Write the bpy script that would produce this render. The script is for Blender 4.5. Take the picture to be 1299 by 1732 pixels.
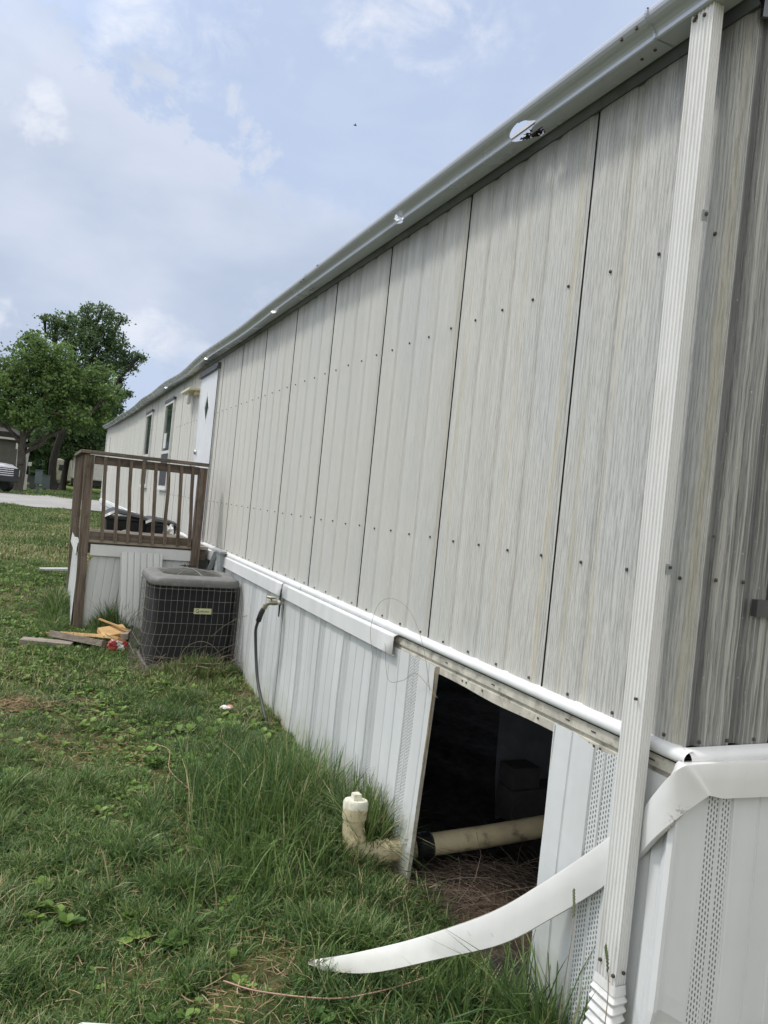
import bpy, bmesh, math, random
import numpy as np
from mathutils import Vector, Matrix, Quaternion
random.seed(7); RNG = np.random.default_rng(11)
PI = math.pi; SC = bpy.context.scene
for _o in list(bpy.data.objects): bpy.data.objects.remove(_o)

# ------------------------------------------------------------------ camera, sky, sun, exposure
CAM = Vector((-1.7901, 0.0, 0.6169)); YAW, PITCH, ROLL = 0.42486, -0.00513, 0.09993
cd = bpy.data.cameras.new("camera"); cam = bpy.data.objects.new("camera", cd); SC.collection.objects.link(cam)
fwd = Vector((math.sin(YAW)*math.cos(PITCH), math.cos(YAW)*math.cos(PITCH), math.sin(PITCH)))
rt = Vector((math.cos(YAW), -math.sin(YAW), 0)); up = rt.cross(fwd)
r2 = math.cos(ROLL)*rt + math.sin(ROLL)*up; u2 = -math.sin(ROLL)*rt + math.cos(ROLL)*up
mm = Matrix((r2, u2, -fwd)).transposed().to_4x4(); mm.translation = CAM
cam.matrix_world = mm
cd.sensor_fit = 'VERTICAL'; cd.sensor_height = 36.0; cd.lens = 1271.995/1732*36.0
cd.clip_start = 0.05; cd.clip_end = 3000
SC.camera = cam
SC.render.resolution_x = 768; SC.render.resolution_y = 1024
SC.view_settings.view_transform = 'Standard'; SC.view_settings.look = 'None'
SC.view_settings.exposure = 0.14; SC.view_settings.gamma = 1.0

SUN_EL = math.radians(58); sun_h = Vector((-0.80, 0.60, 0)).normalized()
sun_dir = Vector((sun_h.x*math.cos(SUN_EL), sun_h.y*math.cos(SUN_EL), math.sin(SUN_EL)))
SUN_STRENGTH = 2.0

# ------------------------------------------------------------------ node helpers
class N:
    def __init__(s, nt): s.nt = nt; s.l = nt.links
    def n(s, t, **k):
        x = s.nt.nodes.new(t)
        for a, b in k.items(): setattr(x, a, b)
        return x
    def put(s, sock, v):
        if isinstance(v, bpy.types.NodeSocket): s.l.new(v, sock)
        elif v is not None:
            if hasattr(sock.default_value, '__len__') and not hasattr(v, '__len__'): v = [v]*len(sock.default_value)
            if hasattr(v, '__len__') and len(v) == 3 and len(sock.default_value) == 4: v = (*v, 1)
            sock.default_value = v
    def math(s, op, a, b=None, c=None, clamp=False):
        x = s.n('ShaderNodeMath', operation=op, use_clamp=clamp); s.put(x.inputs[0], a)
        if b is not None: s.put(x.inputs[1], b)
        if c is not None: s.put(x.inputs[2], c)
        return x.outputs[0]
    def vmath(s, op, a, b=None):
        x = s.n('ShaderNodeVectorMath', operation=op); s.put(x.inputs[0], a)
        if b is not None: s.put(x.inputs[1], b)
        return x.outputs['Value'] if op in ('LENGTH', 'DOT_PRODUCT', 'DISTANCE') else x.outputs[0]
    def map(s, v, scale=(1, 1, 1), loc=(0, 0, 0), rot=(0, 0, 0)):
        x = s.n('ShaderNodeMapping'); s.put(x.inputs['Vector'], v); x.inputs['Scale'].default_value = scale
        x.inputs['Location'].default_value = loc; x.inputs['Rotation'].default_value = rot; return x.outputs[0]
    def noise(s, v, scale=5, detail=4, rough=.55, dist=0, col=False):
        x = s.n('ShaderNodeTexNoise'); s.put(x.inputs['Vector'], v); x.inputs['Scale'].default_value = scale
        x.inputs['Detail'].default_value = detail; x.inputs['Roughness'].default_value = rough; x.inputs['Distortion'].default_value = dist
        return x.outputs['Color'] if col else x.outputs['Fac']
    def ramp(s, f, lo, hi, a=0.0, b=1.0, smooth=True):
        x = s.n('ShaderNodeMapRange', interpolation_type='SMOOTHSTEP' if smooth else 'LINEAR'); s.put(x.inputs[0], f)
        for i, v in ((1, lo), (2, hi), (3, a), (4, b)): s.put(x.inputs[i], v)
        return x.outputs[0]
    def mix(s, f, a, b, mode='MIX'):
        x = s.n('ShaderNodeMix', data_type='RGBA', blend_type=mode); s.put(x.inputs[0], f); s.put(x.inputs[6], a); s.put(x.inputs[7], b)
        return x.outputs[2]
    def sep(s, v):
        x = s.n('ShaderNodeSeparateXYZ'); s.put(x.inputs[0], v); return x.outputs
    def comb(s, a=0, b=0, c=0):
        x = s.n('ShaderNodeCombineXYZ')
        for i, v in enumerate((a, b, c)): s.put(x.inputs[i], v)
        return x.outputs[0]
    def bump(s, h, strength=.5, dist=.01, normal=None):
        x = s.n('ShaderNodeBump'); s.put(x.inputs['Height'], h); x.inputs['Strength'].default_value = strength
        x.inputs['Distance'].default_value = dist
        if normal is not None: s.put(x.inputs['Normal'], normal)
        return x.outputs[0]

def newmat(name):
    m = bpy.data.materials.new(name); m.use_nodes = True; nt = m.node_tree
    g = N(nt); b = nt.nodes['Principled BSDF']; tc = g.n('ShaderNodeTexCoord')
    return m, g, b, tc.outputs['Object']

def simple(name, col, rough=.6, var=.15, vs=8, metal=0.0, bump=0, bs=40, dirt=None, dirtamt=.4, ds=6, stretch=(1, 1, 1), spec=.5):
    """painted / plastic / metal surface: slight tonal variation, optional dirt blotches and fine bump"""
    m, g, b, P = newmat(name)
    v = g.map(P, stretch)
    f = g.noise(v, vs, 5, .6)
    lo = tuple(c*(1-var) for c in col); hi = tuple(min(1, c*(1+var)) for c in col)
    c = g.mix(g.ramp(f, .3, .7), lo, hi)
    if dirt is not None:
        d = g.noise(v, ds, 8, .7)
        c = g.mix(g.math('MULTIPLY', g.ramp(d, .5, .72), dirtamt), c, dirt)
    g.put(b.inputs['Base Color'], c); b.inputs['Roughness'].default_value = rough; b.inputs['Metallic'].default_value = metal
    b.inputs['Specular IOR Level'].default_value = spec
    g.put(b.inputs['Roughness'], g.ramp(g.noise(v, vs*2.3, 3), .3, .7, max(.02, rough-.08), min(1, rough+.08)))
    if bump: g.put(b.inputs['Normal'], g.bump(g.noise(P, bs, 4), bump, .004))
    return m

# ------------------------------------------------------------------ world
w = bpy.data.worlds.new("World"); SC.world = w; w.use_nodes = True
g = N(w.node_tree); bg = w.node_tree.nodes['Background']
sky = g.n('ShaderNodeTexSky', sky_type='NISHITA'); sky.sun_disc = False
sky.sun_elevation = SUN_EL; sky.sun_rotation = math.atan2(sun_h.x, sun_h.y)
sky.air_density = 1.2; sky.dust_density = 2.5; sky.ozone_density = 1.0
D = g.n('ShaderNodeTexCoord').outputs['Generated']
warp = g.vmath('SCALE', g.vmath('SUBTRACT', g.noise(D, 5, 8, .6, 0, True), (.5, .5, .5)))
w.node_tree.nodes[-1].inputs['Scale'].default_value = .34
Dw = g.vmath('ADD', D, warp)
EDGE = g.math('MULTIPLY', g.math('SUBTRACT', g.noise(g.map(D, (1, 1, 1.3), (2, 7, 1)), 11, 11, .66, .5), .5), 1.1)
def blob(c, s, soft0=.35, soft1=1.0):
    v = g.vmath('MULTIPLY', g.vmath('SUBTRACT', Dw, c), s)
    return g.ramp(g.math('ADD', g.vmath('LENGTH', v), EDGE), soft0+.12, soft1, 1, 0)
def mx(*a):
    r = a[0]
    for b_ in a[1:]: r = g.math('MAXIMUM', r, b_)
    return r
SKY_MUL = 10.0
bluec = (.50*SKY_MUL, .615*SKY_MUL, .87*SKY_MUL); greyc = (.58*SKY_MUL, .66*SKY_MUL, .81*SKY_MUL); whitec = (.80*SKY_MUL, .83*SKY_MUL, .90*SKY_MUL)
veil = g.ramp(g.noise(g.map(D, (1, 1, 2.2)), 2.1, 9, .55, .4), .36, .66)
massm = mx(blob((-.02, .935, .31), (3.3, 4, 5.6), .62, .9), blob((.20, .945, .25), (4, 4, 9), .4, 1.0), blob((-.1, .97, .25), (4, 4, 6), .4, 1))
wisps = mx(blob((.10, .87, .52), (9, 8, 15), .1, 1), blob((.175, .865, .475), (10, 8, 20), .1, 1), blob((.05, .888, .46), (26, 10, 22), .1, 1),
           blob((.33, .79, .54), (7, 7, 22), .1, 1), blob((-.07, .985, .19), (26, 10, 22), .2, 1), blob((-.04, .93, .395), (20, 10, 40), .1, 1), blob((.16, .97, .18), (8, 10, 20), .1, 1))
wn = g.ramp(g.noise(g.map(D, (1, 1, 1.6), (3, 1, 2)), 9, 10, .62, .6), .34, .64)
blue_m = g.mix(.68, sky.outputs[0], bluec)
c1 = g.mix(g.math('MULTIPLY_ADD', veil, .5, .22), blue_m, greyc)
shade = g.noise(g.map(D, (1, 1, 2.0), (5, 2, 8)), 3.2, 6, .5)
gc = g.mix(g.ramp(shade, .36, .66), (.455*SKY_MUL, .53*SKY_MUL, .67*SKY_MUL), (.63*SKY_MUL, .685*SKY_MUL, .80*SKY_MUL))
c2 = g.mix(g.math('MULTIPLY', massm, .85), c1, gc)
c3 = g.mix(g.math('MULTIPLY', g.math('MULTIPLY', wisps, wn), .72), c2, whitec)
# out-of-view sky brightness added overhead and behind the camera to fill the end wall
dz = g.sep(D)
bright = g.ramp(g.math('ADD', g.math('MULTIPLY', dz[2], .6), g.math('MULTIPLY', dz[1], -.75)), -.25, .55, 0, 1)
glow = g.ramp(g.vmath('DOT_PRODUCT', D, tuple(sun_dir)), .62, 1.0, 0, 1.0)
c4 = g.mix(g.math('MULTIPLY', bright, .9), c3, (1.05*SKY_MUL, 1.04*SKY_MUL, 1.03*SKY_MUL))
sc_ = g.n('ShaderNodeVectorMath', operation='SCALE'); g.put(sc_.inputs[0], c4); g.put(sc_.inputs['Scale'], g.math('ADD', glow, 1.0))
g.put(bg.inputs['Color'], sc_.outputs[0]); bg.inputs['Strength'].default_value = 0.1

sl = bpy.data.lights.new("sun", 'SUN'); so = bpy.data.objects.new("sun", sl); SC.collection.objects.link(so)
sl.energy = SUN_STRENGTH; sl.angle = math.radians(7); sl.color = (1, .95, .87)
so.rotation_euler = sun_dir.to_track_quat('Z', 'Y').to_euler()

# ------------------------------------------------------------------ mesh helpers
def link(o): SC.collection.objects.link(o); return o
def tag(o, label=None, cat=None, group=None, kind=None):
    if label: o['label'] = label
    if cat: o['category'] = cat
    if group: o['group'] = group
    if kind: o['kind'] = kind
    return o
def thing(name, label, cat, loc=(0, 0, 0), group=None):
    o = bpy.data.objects.new(name, None); link(o); o.location = loc; o.empty_display_size = .2
    bpy.context.view_layer.update()
    return tag(o, label, cat, group)

class MB:
    """collects verts/faces (world coordinates) and links them as one mesh object"""
    def __init__(s): s.v = []; s.f = []; s.mi = []
    def add(s, vs, fs, mi=0):
        k = len(s.v); s.v += [tuple(p) for p in vs]; s.f += [tuple(i+k for i in f) for f in fs]; s.mi += [mi]*len(fs); return s
    def box(s, a, b, mi=0, M=None):
        x0, y0, z0 = a; x1, y1, z1 = b
        v = [Vector(p) for p in ((x0, y0, z0), (x1, y0, z0), (x1, y1, z0), (x0, y1, z0), (x0, y0, z1), (x1, y0, z1), (x1, y1, z1), (x0, y1, z1))]
        if M is not None: v = [M @ p for p in v]
        return s.add(v, [(0, 3, 2, 1), (4, 5, 6, 7), (0, 1, 5, 4), (1, 2, 6, 5), (2, 3, 7, 6), (3, 0, 4, 7)], mi)
    def bar(s, p, q, wx, wy, mi=0, upv=(0, 0, 1)):
        """box section from p to q; wx across, wy the other way"""
        p = Vector(p); q = Vector(q); d = (q-p).normalized(); u = Vector(upv)
        if abs(d.dot(u)) > .95: u = Vector((0, 1, 0))
        a = d.cross(u).normalized()*wx/2; b = a.cross(d).normalized()*wy/2
        v = [p-a-b, p+a-b, p+a+b, p-a+b, q-a-b, q+a-b, q+a+b, q-a+b]
        return s.add(v, [(0, 3, 2, 1), (4, 5, 6, 7), (0, 1, 5, 4), (1, 2, 6, 5), (2, 3, 7, 6), (3, 0, 4, 7)], mi)
    def tube(s, pts, r, n=8, mi=0, cap=True):
        pts = [Vector(p) for p in pts]; rr = r if hasattr(r, '__len__') else [r]*len(pts)
        t0 = (pts[1]-pts[0]).normalized(); u = t0.orthogonal().normalized(); vs = []; prev = t0
        for i, p in enumerate(pts):
            t = (pts[min(i+1, len(pts)-1)]-pts[max(i-1, 0)]).normalized()
            u = (prev.rotation_difference(t) @ u); u = (u-t*u.dot(t)).normalized(); prev = t; b = t.cross(u)
            for k in range(n):
                a = 2*PI*k/n; vs.append(p+(u*math.cos(a)+b*math.sin(a))*rr[i])
        fs = [(i*n+k, i*n+(k+1) % n, (i+1)*n+(k+1) % n, (i+1)*n+k) for i in range(len(pts)-1) for k in range(n)]
        if cap: fs += [tuple(range(n-1, -1, -1)), tuple((len(pts)-1)*n+k for k in range(n))]
        return s.add(vs, fs, mi)
    def loft(s, rings, closed=False, mi=0, caps=False):
        n = len(rings[0]); vs = [p for r in rings for p in r]; m = n if closed else n-1
        fs = [(i*n+k, i*n+(k+1) % n, (i+1)*n+(k+1) % n, (i+1)*n+k) for i in range(len(rings)-1) for k in range(m)]
        if caps: fs += [tuple(range(n-1, -1, -1)), tuple((len(rings)-1)*n+k for k in range(n))]
        return s.add(vs, fs, mi)
    def build(s, name, mats, parent=None, smooth=False, bevel=0, label=None, solid=0, subsurf=0):
        me = bpy.data.meshes.new(name); me.from_pydata(s.v, [], s.f)
        mats = mats if isinstance(mats, (list, tuple)) else [mats]
        for m in mats: me.materials.append(m)
        if any(s.mi): me.polygons.foreach_set('material_index', s.mi)
        if smooth: me.polygons.foreach_set('use_smooth', [True]*len(me.polygons))
        bm = bmesh.new(); bm.from_mesh(me); bmesh.ops.recalc_face_normals(bm, faces=bm.faces); bm.to_mesh(me); bm.free()
        o = bpy.data.objects.new(name, me); link(o)
        if parent is not None:
            o.parent = parent; M = Matrix.Translation(parent.matrix_world.translation) if parent.type == 'EMPTY' else parent.matrix_world
            if parent.type == 'EMPTY' and parent.parent is None:
                me.transform(Matrix.Translation(-parent.location))
        if solid:
            md = o.modifiers.new('solid', 'SOLIDIFY'); md.thickness = solid; md.offset = 0
        if bevel:
            md = o.modifiers.new('bevel', 'BEVEL'); md.width = bevel; md.segments = 2; md.limit_method = 'ANGLE'
        if subsurf:
            md = o.modifiers.new('sub', 'SUBSURF'); md.levels = subsurf; md.render_levels = subsurf
        if smooth and (bevel or solid): pass
        if label: o['label'] = label
        return o
def smooth_by_angle(o, ang=35):
    me = o.data; bm = bmesh.new(); bm.from_mesh(me)
    for f in bm.faces: f.smooth = True
    for e in bm.edges: e.smooth = not (len(e.link_faces) == 2 and e.calc_face_angle(0) > math.radians(ang))
    bm.to_mesh(me); bm.free(); return o
def sub(name, mb, mat, part, **k):
    """a sub-part of a part (both in the coordinates of the thing's Empty)"""
    o = mb.build(name, mat, None, **k); o.parent = part
    root = part.parent
    if root is not None: o.data.transform(Matrix.Translation(-root.location))
    return o
def catmull(pts, n=8):
    P = [Vector(p) for p in pts]; P = [P[0]*2-P[1]]+P+[P[-1]*2-P[-2]]; out = []
    for i in range(1, len(P)-2):
        for k in range(n):
            t = k/n; a, b, c, d = P[i-1:i+3]
            out.append(.5*((2*b)+(c-a)*t+(2*a-5*b+4*c-d)*t*t+(3*b-a-3*c+d)*t**3))
    out.append(P[-2]); return out

# ------------------------------------------------------------------ ground shape
GY = [-60, 2.4, 3.2, 4.5, 5.5, 7.0, 8.5, 12, 20, 26, 34, 50, 120, 600]
GZ = [-1.20, -1.19, -1.17, -1.11, -1.07, -1.01, -.95, -.80, -.58, -.42, -.32, -.25, -.1, 0.3]
def gz(x, y):
    z = np.interp(y, GY, GZ)
    x = np.asarray(x, float); y = np.asarray(y, float)
    z = z + .018*np.sin(x*2.3+y*1.1)+.014*np.sin(x*4.1-y*3.3+1)+.008*np.sin(x*9+y*7.3)
    m = np.exp(-(((x-.30)/.36)**2+((y-2.95)/.30)**2)); z = z+.13*m
    return z

# ------------------------------------------------------------------ materials
def siding_mat():
    """embossed, weathered wood-grain aluminium: vertical grain, stains and grime along the top"""
    m, g, b, _ = newmat("weathered_siding")
    P = g.n('ShaderNodeNewGeometry').outputs['Position']; s = g.sep(P); x, y, z = s[0], s[1], s[2]
    # coordinate along the wall: y on the long wall, x on the end wall
    t = g.math('SUBTRACT', y, g.math('MULTIPLY', x, 1.0))
    V = g.comb(t, z, 0)
    wav = g.noise(g.map(V, (9, 2.2, 1)), 1, 4, .55)
    tw = g.math('ADD', g.math('ADD', t, g.math('MULTIPLY', wav, .03)), g.math('MULTIPLY', g.noise(g.comb(g.math('MULTIPLY', t, 22), g.math('MULTIPLY', z, 7), 4), 1, 2), .012))
    fine = g.noise(g.comb(g.math('MULTIPLY', tw, 190), g.math('MULTIPLY', z, 9), 0), 1, 3, .65)
    mid = g.noise(g.comb(g.math('MULTIPLY', tw, 75), g.math('MULTIPLY', z, 5), 3), 1, 4, .6)
    # cathedral figures
    fig = g.n('ShaderNodeTexWave', wave_type='BANDS', bands_direction='X', wave_profile='SIN')
    g.put(fig.inputs['Vector'], g.comb(t, g.math('MULTIPLY', z, .06), 0)); fig.inputs['Scale'].default_value = 20
    fig.inputs['Distortion'].default_value = 9; fig.inputs['Detail'].default_value = 3; fig.inputs['Detail Scale'].default_value = 1.2
    grain = g.math('ADD', g.math('MULTIPLY', fine, .62), g.math('ADD', g.math('MULTIPLY', mid, .22), g.math('MULTIPLY', fig.outputs['Fac'], .16)))
    streak = g.noise(g.comb(g.math('MULTIPLY', t, 7), g.math('MULTIPLY', z, .35), 5), 1, 5, .62)
    broad = g.noise(g.comb(g.math('MULTIPLY', t, 1.7), g.math('MULTIPLY', z, .5), 9), 1, 3, .5)
    base = g.mix(g.ramp(streak, .32, .68), (.565, .562, .52), (.615, .61, .57))
    base = g.mix(g.math('MULTIPLY', g.ramp(broad, .42, .66), .40), base, (.51, .54, .56))
    far = g.ramp(y, 3.5, 10)
    base = g.mix(g.math('MULTIPLY', far, .75), base, (.66, .65, .60))
    pn = g.noise(g.comb(g.math('FLOOR', g.math('DIVIDE', g.math('SUBTRACT', y, 2.331), .93348)), 3.3, 1), 1.7, 1)
    base = g.mix(g.ramp(pn, .35, .65, 0, .22), base, (.52, .52, .50))
    # paint worn to dark metal in the grain, more so near the corner and on the end wall, whose shade is painted in too
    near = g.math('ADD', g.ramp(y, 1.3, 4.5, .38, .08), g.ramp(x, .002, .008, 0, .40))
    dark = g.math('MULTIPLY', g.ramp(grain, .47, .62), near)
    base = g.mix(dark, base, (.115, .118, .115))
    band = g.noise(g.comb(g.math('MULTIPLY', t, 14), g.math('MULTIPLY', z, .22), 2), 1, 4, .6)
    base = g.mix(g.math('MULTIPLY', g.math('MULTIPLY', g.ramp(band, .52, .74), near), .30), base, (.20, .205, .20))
    base = g.mix(g.math('MULTIPLY', g.ramp(x, .002, .008), g.ramp(band, .3, .6, .35, .85)), base, (.15, .155, .15))  # sunless end wall darkened in the base colour
    ex = g.noise(g.comb(g.math('MULTIPLY', tw, 70), g.math('MULTIPLY', z, 1.0), 8), 1, 4, .7); base = g.mix(g.math('MULTIPLY', g.ramp(x, .002, .008), g.ramp(ex, .48, .62)), base, (.46, .455, .42))
    groove_shade = g.math('ABSOLUTE', g.math('SUBTRACT', g.math('FRACT', g.math('DIVIDE', g.math('ADD', x, .002), .171)), .18))
    base = g.mix(g.math('MULTIPLY', g.math('MULTIPLY', g.ramp(x, .002, .008), g.ramp(groove_shade, .17, .06)), .62), base, (.075, .08, .085))  # end-wall grooves painted darker to strengthen their weak shading
    # yellow run-off stains
    yn = g.noise(g.comb(g.math('MULTIPLY', t, 5.2), g.math('MULTIPLY', z, .16), 7), 1, 4, .65)
    ym = g.math('MULTIPLY', g.math('MULTIPLY', g.ramp(yn, .585, .68), g.ramp(y, 6, 2.2, .06, .38)), g.ramp(x, .008, .002, .25, 1))
    base = g.mix(ym, base, (.46, .40, .22))
    for yc, wd, am in ((2.385, .026, .40), (2.10, .022, .36), (1.66, .035, .45), (3.30, .025, .22), (2.72, .03, .16)):
        d_ = g.math('ABSOLUTE', g.math('SUBTRACT', g.math('ADD', y, g.math('MULTIPLY', g.math('SUBTRACT', wav, .5), .05)), yc))
        base = g.mix(g.math('MULTIPLY', g.math('MULTIPLY', g.ramp(d_, wd, 0, 0, am), g.ramp(x, .002, -.002)), g.ramp(streak, .3, .6, .4, 1)), base, (.50, .43, .24))
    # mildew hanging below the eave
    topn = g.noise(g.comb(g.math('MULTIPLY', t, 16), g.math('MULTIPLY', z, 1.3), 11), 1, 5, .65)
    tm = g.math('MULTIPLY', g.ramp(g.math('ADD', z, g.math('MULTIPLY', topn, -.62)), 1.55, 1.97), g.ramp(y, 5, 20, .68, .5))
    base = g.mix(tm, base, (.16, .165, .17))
    speck = g.noise(V, 60, 3, .6)
    base = g.mix(g.ramp(speck, .66, .74, 0, .5), base, (.70, .70, .66))
    g.put(b.inputs['Base Color'], base); b.inputs['Roughness'].default_value = .55; b.inputs['Specular IOR Level'].default_value = .4
    g.put(b.inputs['Normal'], g.bump(grain, 1.0, .009)); return m

def vinyl_mat(name, col=(.655, .675, .68), dirt=.48):
    m, g, b, _ = newmat(name)
    P = g.n('ShaderNodeNewGeometry').outputs['Position']; s = g.sep(P); t = g.math('SUBTRACT', s[1], s[0])
    st = g.noise(g.comb(g.math('MULTIPLY', t, 6), g.math('MULTIPLY', s[2], .8), 0), 1, 5, .6)
    c = g.mix(g.ramp(st, .3, .7), tuple(v*.93 for v in col), col)
    low = g.math('MULTIPLY', g.ramp(g.math('ADD', s[2], g.math('MULTIPLY', g.noise(P, 9, 6, .7), .5)), -.50, -.98), dirt*1.9)
    c = g.mix(low, c, (.36, .38, .27))
    sp = g.noise(P, 7, 8, .75); c = g.mix(g.ramp(sp, .62, .74, 0, dirt*.7), c, (.40, .39, .33))
    scr = g.noise(g.comb(g.math('MULTIPLY', t, 90), g.math('MULTIPLY', s[2], 4), 3), 1, 3, .6)
    c = g.mix(g.ramp(scr, .66, .74, 0, .25), c, (.52, .54, .55))
    if name == 'fallen_trim_vinyl':
        for pc, rr in (((-.05, 1.585, -.20), 22),):
            dd = g.vmath('LENGTH', g.vmath('MULTIPLY', g.vmath('SUBTRACT', P, pc), (rr, rr, rr*.6))); c = g.mix(g.math('MULTIPLY', g.ramp(dd, 1, .3), g.ramp(g.noise(P, 90, 4, .7), .5, .6)), c, (.16, .13, .10))
    g.put(b.inputs['Base Color'], c); b.inputs['Roughness'].default_value = .38
    g.put(b.inputs['Roughness'], g.ramp(st, .3, .7, .3, .48))
    g.put(b.inputs['Normal'], g.bump(g.noise(P, 4, 3), .25, .02)); return m

def vent_mat():
    """the perforated strips of the skirting: rows of staggered punched slots"""
    m, g, b, _ = newmat("perforated_vinyl")
    P = g.n('ShaderNodeNewGeometry').outputs['Position']; s = g.sep(P); t = g.math('SUBTRACT', s[1], s[0])
    u = g.math('DIVIDE', t, .0118); fl = g.math('FLOOR', u); fu = g.math('ABSOLUTE', g.math('SUBTRACT', g.math('FRACT', u), .5))
    v = g.math('ADD', g.math('DIVIDE', s[2], .0165), g.math('MULTIPLY', fl, .5)); fv = g.math('ABSOLUTE', g.math('SUBTRACT', g.math('FRACT', v), .5))
    d = g.vmath('LENGTH', g.comb(g.math('DIVIDE', fu, .25), g.math('DIVIDE', fv, .36), 0))
    hole = g.ramp(d, 1.05, .9)
    n_ = g.noise(P, 6, 4)
    c = g.mix(hole, g.mix(n_, (.58, .60, .60), (.67, .69, .69)), (.14, .15, .155))
    g.put(b.inputs['Base Color'], c); b.inputs['Roughness'].default_value = .45
    g.put(b.inputs['Normal'], g.bump(hole, -.6, .003)); return m

def wood_mat(name, c0, c1, cdark, along='Z', scale=1.0, rough=.85):
    m, g, b, P = newmat(name)
    sc = {'X': (2.2, 34, 34), 'Y': (34, 2.2, 34), 'Z': (34, 34, 2.2)}[along]
    v = g.map(P, tuple(a*scale for a in sc))
    n1 = g.noise(v, 1, 5, .65, .6); n2 = g.noise(P, 5*scale, 4, .6); n3 = g.noise(v, 3.1, 3, .6)
    c = g.mix(g.ramp(n1, .32, .68), c0, c1); c = g.mix(g.ramp(n2, .5, .72, 0, .5), c, cdark)
    c = g.mix(g.ramp(n3, .6, .72, 0, .6), c, cdark)
    g.put(b.inputs['Base Color'], c); b.inputs['Roughness'].default_value = rough; b.inputs['Specular IOR Level'].default_value = .25
    g.put(b.inputs['Normal'], g.bump(g.math('ADD', n1, g.math('MULTIPLY', n3, .5)), .7, .004)); return m

def leaf_mat(name, cols, trans=.35, attr="tint", rough=.55):
    m, g, b, P = newmat(name); nt = m.node_tree
    a = g.n('ShaderNodeVertexColor', layer_name=attr).outputs['Color']; s = g.sep(a)
    c = g.mix(s[0], cols[0], cols[1]); c = g.mix(s[1], c, cols[2])
    g.put(b.inputs['Base Color'], c); b.inputs['Roughness'].default_value = rough; b.inputs['Specular IOR Level'].default_value = .35
    tr = g.n('ShaderNodeBsdfTranslucent'); g.put(tr.inputs['Color'], g.mix(.5, c, cols[1]))
    mx_ = g.n('ShaderNodeMixShader'); mx_.inputs[0].default_value = trans
    nt.links.new(b.outputs[0], mx_.inputs[1]); nt.links.new(tr.outputs[0], mx_.inputs[2])
    nt.links.new(mx_.outputs[0], nt.nodes['Material Output'].inputs['Surface']); return m

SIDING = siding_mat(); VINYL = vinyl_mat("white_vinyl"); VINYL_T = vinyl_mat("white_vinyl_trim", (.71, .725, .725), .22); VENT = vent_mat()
VINYL_DK = simple("dirty_vinyl_channel", (.50, .48, .41), .6, .2, 12, dirt=(.14, .12, .09), dirtamt=.8, ds=14)
GUTTER = simple("aged_gutter_paint", (.48, .505, .555), .22, .03, 2, metal=.1, dirt=(.30, .31, .33), dirtamt=.25, ds=1.2)
GUTTER_RAW = simple("torn_bright_metal", (.86, .88, .92), .35, .05, metal=.2)
FLASH = simple("grey_flashing", (.13, .142, .17), .5, .2, 4, metal=.3, dirt=(.07, .07, .075), dirtamt=.6, ds=9, stretch=(1, .5, 1))
SPOUT = simple("off_white_aluminium", (.72, .725, .71), .38, .05, 3, dirt=(.42, .41, .35), dirtamt=.45, ds=5, stretch=(3, 3, .5))
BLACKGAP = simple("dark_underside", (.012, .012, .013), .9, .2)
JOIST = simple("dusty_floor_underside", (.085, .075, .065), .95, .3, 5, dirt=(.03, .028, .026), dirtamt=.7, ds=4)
SCREW = simple("rusty_screw", (.07, .055, .045), .7, .3, 60)
ROOFM = simple("roof_coating", (.55, .55, .54), .6, .1, 2)
GLASS = simple("window_glass", (.035, .05, .055), .06, .5, 2.2, spec=.8)
SCREEN = simple("dark_insect_screen", (.035, .038, .045), .55, .2)
FRAME_W = simple("white_window_frame", (.66, .67, .66), .45, .06, dirt=(.3, .3, .28), dirtamt=.4)
FRAME_D = simple("dark_frame", (.075, .075, .08), .5, .2, dirt=(.2, .2, .2), dirtamt=.3)
DOORM = simple("white_door_paint", (.72, .74, .77), .4, .04, 2)
CHROME = simple("worn_chrome", (.6, .6, .58), .25, .1, metal=.9)
BRASS = simple("brass_fitting", (.32, .30, .22), .45, .2, metal=.7)
CREAM = simple("cream_plastic", (.62, .57, .38), .5, .08)
GREYBOX = simple("grey_weatherproof_box", (.30, .33, .34), .45, .1, dirt=(.18, .18, .18), dirtamt=.4)
WOODZ = wood_mat("weathered_deck_wood_upright", (.095, .073, .056), (.215, .175, .14), (.045, .034, .027), 'Z')
WOODX = wood_mat("weathered_deck_wood_rail", (.11, .088, .07), (.205, .17, .14), (.05, .038, .03), 'X')
WOODY = wood_mat("weathered_deck_wood_side", (.11, .088, .07), (.20, .165, .135), (.05, .038, .03), 'Y')
WOODEDGE = wood_mat("pale_deck_edge", (.30, .26, .21), (.42, .37, .31), (.14, .11, .09), 'X')
WOODGREY = wood_mat("grey_scrap_wood", (.20, .17, .14), (.33, .29, .245), (.09, .07, .06), 'X')
WOODNEW = wood_mat("fresh_split_wood", (.50, .31, .13), (.66, .46, .24), (.26, .14, .06), 'X')
AC_COVER = simple("ac_grey_cover", (.155, .155, .148), .6, .12, 7, dirt=(.30, .29, .26), dirtamt=.5, ds=10, bump=.2)
AC_DARK = simple("ac_black_coil", (.012, .012, .013), .6, .3)
AC_WIRE = simple("ac_guard_wire", (.20, .195, .18), .5, .25, 20, metal=.3)
BLACKP = simple("black_plastic", (.014, .015, .017), .42, .2, 6)
HOSEM = simple("dark_rubber_hose", (.05, .053, .05), .38, .15)
PVC = simple("aged_pvc", (.55, .48, .31), .55, .14, 9, dirt=(.10, .062, .036), dirtamt=.9, ds=10)
PVCW = simple("white_pvc", (.70, .69, .58), .5, .08, 9, dirt=(.30, .25, .13), dirtamt=.75, ds=14)
CONC = simple("grey_block", (.06, .06, .062), .9, .15, 12, bump=.4)

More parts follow.
